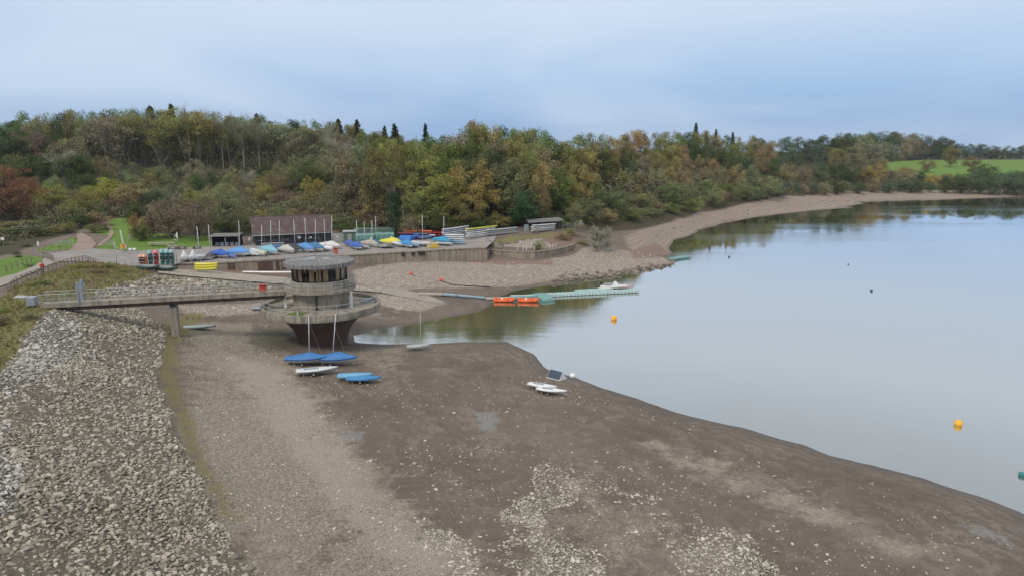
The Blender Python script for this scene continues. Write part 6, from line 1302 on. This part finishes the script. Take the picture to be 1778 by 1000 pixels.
row(zE, [(960,258,205,[br_,ol]),(1030,256,220,[go,ol,br_]),(1090,256,262,[ol,dk,br_]),(1140,250,312,[og,br_,ol]),(1210,252,360,[og,br_,dk]),(1290,252,390,[dk,bg_,ol]),(1350,250,400,[br_,dk])], ['round'], 21, 5, 5, wf=.8)
row(zE, [(950,282,203,[go,ol]),(1020,280,220,[go,ol,ta]),(1080,276,250,[ta,ol,bg_]),(1140,268,288,[og,br_,go]),(1200,270,322,[og,br_,go]),(1260,275,345,[dk,bg_]),(1340,272,360,[dk,br_])], ['round'], 22, 5, 4, wf=.85)
row(zE, [(960,305,196,[sa,ol,gr]),(1030,300,212,[ol,go,sa]),(1100,296,240,[sa,go,ol]),(1170,292,272,[sa,ta,br_]),(1230,290,296,[br_,ta,ol]),(1310,292,320,[go,ta,ol])], ['round','great'], 25, 5, 3, wf=.85)
row(zE, [(955,330,190,[sa,gr,ol]),(1010,326,202,[gr,sa]),(1070,322,224,[sa,ol]),(1130,318,246,[sa,gr]),(1200,312,268,[sa,ta]),(1290,310,300,[sa,gr])], ['round','bush'], 29, 5, 3, wf=.95)
for px, yt in ((1208,213),(1243,224),(1226,228),(1272,229)): tree('conifer', px, yt, 430, 'dkgreen', 20 if px != 1208 else 25, {1208: 'tallest dark conifer on the distant skyline', 1243: 'dark conifer on the distant skyline right of the tallest', 1226: 'small dark conifer between two taller skyline conifers', 1272: 'small dark conifer at the right of the skyline conifers'}[px])
for a in [('great',1000,340,186,gr,56,'mid green tree behind the grey leafless shrub'),('great',1060,330,200,(.12,.15,.055),78,'fresh green willow at the head of the bare shore'),('bush',1085,365,200,'green',60,'green willow bush low at the head of the bare shore'),('bush',1055,362,190,'gold',40,'golden-green bush at the foot of the fresh green willow'),('great',1020,345,185,'sage',60,'sage tree above the grey leafless shrub'),
          ('bush',1112,335,222,'sage',58,'sage green shore bush right of the green willow'),('bush',1140,350,222,'brown',44,'brownish low shore bush'),('bush',1130,360,216,'sage',44,'low sage bush at the shore edge'),('great',1172,318,240,(.115,.155,.05),70,'bright green willow bush leaning over the bare shore'),('bush',1203,342,240,'lime',36,'lime green bush right of the bright willow'),('bush',1165,352,228,'green',44,'green bush below the bright willow'),
          ('bush',1238,325,262,'sage',44,'sage shore bush right of the lime green one'),('bush',1255,330,270,'brown',28,'brown shore bush between sage ones'),('bush',1265,318,282,'green',40,'green shore bush behind the bend of the beach'),('bush',1295,318,292,'sage',48,'sage bush at the bend of the beach'),('bush',1330,305,312,'sage',60,'large sage bush just right of the beach bend'),('bush',1352,310,322,'bluegr',40,'blue-green bush right of the large sage bush'),('bush',1312,326,300,'bluegr',36,'low blue-green bush at the beach bend')]:
    tree(a[0], a[1], a[2], a[3], a[4], a[5]*1.05, a[6], hmin=2)
tree('bush', 1110, 362, 210, 'sage', 50, zone=zE, hmin=2)
# far right
zF = 'along the far shore on the right'
row(zF, [(1340,315,335,[sa,bg_]),(1400,316,350,[ta,sa,bg_]),(1460,312,362,[ta,dk,sa]),(1500,312,378,[dk,ta]),(1560,310,380,[bg_,dk]),(1640,314,385,[dk,bg_,ol]),(1700,300,388,[dk,bg_]),(1810,302,388,[dk,bg_])], ['bush'], 20, 4, 4, wf=1.25, hmin=2.5)
row(zF, [(1340,290,365,[dk,bg_,br_]),(1420,285,380,[dk,bg_,ta]),(1480,285,395,[br_,dk,ye]),(1560,296,405,[ta,ye,bg_]),(1640,302,415,[ye,bg_]),(1700,296,410,[dk,bg_]),(1800,300,410,[bg_,dk])], ['bush','round'], 23, 4, 6, wf=1.15, hmin=2.5, hmax=16)
row('in the wood on the right-hand rise', [(1345,268,420,[dk,br_,bg_]),(1420,265,430,[ta,br_,bg_]),(1480,262,440,[ta,br_]),(1540,275,455,[ta,go])], ['round','sparse'], 24, 5, 6, wf=1.1, hmax=16)
row('in the wood on the right-hand rise', [(1310,243,520,[dk,ol]),(1400,240,520,[dk,bg_]),(1470,236,530,[dk,ol]),(1520,240,540,[dk,ta])], ['round'], 22, 4, 8, wf=1.2)
row('in the wood on the right-hand rise', [(1370,256,470,[dk,bg_]),(1440,254,480,[ol,dk]),(1500,252,490,[ta,dk]),(1530,256,500,[ta])], ['round'], 24, 4, 6, wf=1.2)
zT = 'in the belt above the green field'
row(zT, [(1455,236,620,[dk,ol]),(1520,232,650,[dk,bg_]),(1580,232,660,[dk,ta]),(1650,240,675,[dk]),(1670,250,700,[bg_]),(1820,256,715,[bg_,dk])], ['bush','round'], 15, 3, 8, wf=1.2)
row(zT, [(1530,246,600,[dk,ta]),(1580,248,645,[dk,ta,ma]),(1640,254,660,[dk,bg_]),(1690,262,700,[bg_]),(1820,268,700,[dk])], ['bush'], 17, 3, 5, wf=1.1)
tree('round', 1652, 254, 560, (.17,.125,.055), 30, 'round brown oak standing alone in the green field'); tree('bush', 1610, 276, 500, 'brown', 32, 'brown rounded tree at the lower edge of the field'); tree('round', 1690, 272, 480, 'brown', 34, 'brown-green tree left of the darker clump in the field'); tree('bush', 1708, 285, 462, 'dkgreen', 50, 'dark clump below the green field at right'); tree('bush', 1575, 290, 440, 'gold', 50, 'golden bush below the left corner of the field'); tree('bush', 1640, 302, 425, 'gold', 44, 'golden bush below the middle of the field')
# terrace shrubs
tree('bush', 935, 420, 147, (.15,.17,.07), 25, 'small green bush behind the curved wall', ztop=5.6, hmin=1.5); tree('twiggy', 1042, 384, 156, (.21,.195,.175), 66, 'pale grey leafless shrub on the bank above the stones', bark=(.3,.28,.27)); tree('bush', 977, 405, 160, 'brown', 34, 'brown shrub on the bank by the terrace wall end', hmin=2); tree('bush', 990, 400, 163, 'olive', 24, 'olive shrub on the bank left of the leafless shrub', hmin=2)
tree('bare', 1006, 388, 163, 'grey', 30, 'thin leafless sapling left of the grey shrub'); tree('sparse', 1000, 350, 170, 'sage', 44, 'thin sage tree above the bank sapling'); tree('bush', 1012, 418, 158, 'olive', 22, 'low weeds at the end of the curved wall', hmin=1)
for a in [(36,456,118,dk,18,'dark low bush on the grass left of the dam path, upper'),(40,462,112,dk,15,'dark low bush on the grass left of the dam path, lower'),(56,440,130,dk,22,'dark bush at the tarmac corner'),(18,435,132,'sage',26,'sage bush at the left edge of the tarmac'),(195,454,106,ol,24,'olive bush on the mound beside the railed frame'),(60,476,100,'taupe',20,'dry shrub beside the dam path fence'),(66,512,84,'green',18,'green shrub at the landward end of the footbridge'),(85,500,86,'green',26,'green shrub behind the footbridge railing'),(10,545,66,'brown',40,'dry brown shrub on the dam shoulder below the bridge'),(60,560,68,'taupe',34,'dry grey-brown shrub beside the top of the stones'),(165,458,104,'brown',40,'brown bramble mound below the tarmac, right part'),(140,464,102,ol,40,'olive bramble mound below the tarmac, left part'),(175,470,99,ma,40,'purplish bramble above the stones'),(215,468,104,'olive',26,'olive bramble near the slipway head'),(15,530,70,'lime',24,'yellowish shrub at the left edge under the cabinet')]:
    x, y = P(a[0], a[1]+8, 7.4 if a[0] < 90 else 6.4); t = tree('bush', a[0], a[1], a[2], a[3], a[4], a[5], hmin=.6, hmax=1.6)

# labels for the woodland: colour + form + place; those that nothing tells apart share a label and a group
from collections import defaultdict
gd = defaultdict(list)
for t, cn_, kn, zone in REGISTRY: gd[(cn_, kn, zone)].append(t)
for (cn_, kn, zone), L_ in gd.items():
    if len(L_) > 1:
        L_.sort(key=lambda o: math.atan2(o.location.x, o.location.y))
    for i, t in enumerate(L_):
        t['label'] = '%s %s %s' % (cn_, kn, zone); t['group'] = 'trees %s' % zone
        if 1 < len(L_) <= 3: t['label'] = '%s %s %s, %s' % (cn_, kn, zone, [['left of two', 'right of two'], ['leftmost', 'middle one', 'rightmost']][len(L_)-2][i])
        elif len(L_) > 3: t['group'] = '%s %ss %s' % (cn_, kn, zone)
_nt = ('TREES', sum(1 for o in bpy.data.objects if o.name.startswith('crown')))

# undergrowth: leafy mass between the stems and over the slope
def m_scrub():
    b = NB('scrub_foliage'); p = b.pos(); n1 = b.noise(p, .055, 3, .6).outputs['Fac']; n2 = b.noise(p, .16, 3, .6).outputs['Color']; isl = b.n('ShaderNodeNewGeometry').outputs['Random Per Island']
    cr = b.n('ShaderNodeValToRGB'); e = cr.color_ramp.elements; e[0].position = .3; e[0].color = (.06, .085, .035, 1); e[1].position = .72; e[1].color = (.24, .19, .06, 1)
    for q, c_ in ((.4, (.13, .14, .06)), (.47, (.20, .165, .12)), (.54, (.12, .145, .07)), (.6, (.17, .115, .085)), (.66, (.18, .175, .07))): k_ = e.new(q); k_.color = (*c_, 1)
    sp_ = b.n('ShaderNodeSeparateColor'); b.L(n2, sp_.inputs[0]); b.L(sp_.outputs[0], cr.inputs[0]); h = b.n('ShaderNodeHueSaturation'); b.L(cr.outputs[0], h.inputs['Color']); b.L(b.mr(isl, 0, 1, .78, 1.22), h.inputs['Value'])
    return b.done(b.bsdf(h.outputs['Color'], .9, 0, None, .1))
M['scrubf'] = m_scrub()
def mass(name, poly, step, hr, rad, nl, size, label, excl=(), mat='scrubf', dens=.8):
    pu = fill(poly, step, dens=dens)
    for q, dd in excl: pu = pu[sdist(pu[:, 0], pu[:, 1], q) < dd]
    g = np.random.default_rng(len(pu)); hs = g.uniform(*hr, len(pu)); rs = g.uniform(*rad, len(pu))
    cpt = np.repeat(pu, nl, 0); hh = np.repeat(hs, nl); rr_ = np.repeat(rs, nl); d_ = rand_dirs(len(cpt), g); d_[:, 2] = np.abs(d_[:, 2])*1.0; f = g.uniform(.8, 1.08, len(cpt))
    # lumpy domes
    lump = 1+.22*np.sin(d_[:, 0]*5+np.repeat(g.uniform(0, 6, len(pu)), nl))*np.cos(d_[:, 1]*5)
    pts = cpt+d_*np.stack([rr_, rr_, hh], 1)*(f*lump)[:, None]; V_, F_ = leaf_quads(pts, d_+np.array([0, 0, .2]), np.full(len(pts), size), g)
    o = link(name, npmesh(name, V_, F_), M[mat]); tag(o, label, 'undergrowth', kind='stuff'); return o
ex = [(field, 0), (grass2, 0), (clear, -3), (grass1, -1), (apron, -1)]
slopeL = np.array([PY(-90, 185, 8), PY(60, 178, 8), PY(150, 172, 8), PY(190, 178, 8), PY(250, 178, 8), PY(340, 172, 8), PY(430, 168, 8), PY(600, 168, 8), PY(700, 172, 8), PY(700, 300, 12), PY(720, 352, 14), PY(-60, 362, 14)])
mass('hillside_scrub', slopeL, 3.4, (1.6, 4.2), (1.8, 3.4), 230, .19, 'tangled scrub of mixed autumn colours covering the slope below the left-hand wood', ex)
ridgeL = np.array([PY(-80, 335, 14), PY(720, 335, 14), PY(740, 362, 14), PY(-90, 372, 14)])
mass('wood_understorey', ridgeL, 5, (5, 11), (3, 5), 260, .30, 'dark leafy understorey behind the bare stems on the left ridge', [], 'scrubf')
ug = GP([(-60,440),(0,428),(90,405),(180,372),(250,372),(330,380),(420,390),(600,385),(700,390),(860,388),(985,378),(1060,385),(1110,385),(1200,360),(1330,342),(1470,330),(1778,325)]); ug2 = ug*1.16
mass('undergrowth', np.vstack([ug, ug2[::-1]]), 2.6, (1.0, 2.2), (1.2, 2.2), 120, .16, 'dark low undergrowth along the woodland edge', ex)
slopeR = np.array([PY(720, 200, 9), PY(1000, 200, 9), PY(1130, 235, 9), PY(1300, 310, 9), PY(1450, 375, 9), PY(1530, 420, 9), PY(1450, 560, 16), PY(1200, 440, 16), PY(1000, 400, 16), PY(720, 340, 14)])
mass('wood_understorey', slopeR, 5.5, (3, 7), (3, 5), 230, .28, 'leafy understorey closing the gaps between trees on the right hillside', ex)

# ------------------------------------------------------------------ thin autumn air
hz = MB().box(0, 0, float(gz.min())/2+37, 3460, 3460, 76-float(gz.min())).build('haze', None)
hm = bpy.data.materials.new('haze_air'); hm.use_nodes = True; hm.node_tree.nodes.clear()
ho = hm.node_tree.nodes.new('ShaderNodeOutputMaterial'); pv = hm.node_tree.nodes.new('ShaderNodeVolumePrincipled'); pv.inputs['Density'].default_value = .00009; pv.inputs['Color'].default_value = (.78, .86, .98, 1); pv.inputs['Anisotropy'].default_value = .2
hm.node_tree.links.new(pv.outputs[0], ho.inputs['Volume']); hz.data.materials.append(hm); hz['kind'] = 'stuff'; tag(hz, 'thin pale autumn haze over the reservoir', 'haze', kind='stuff')
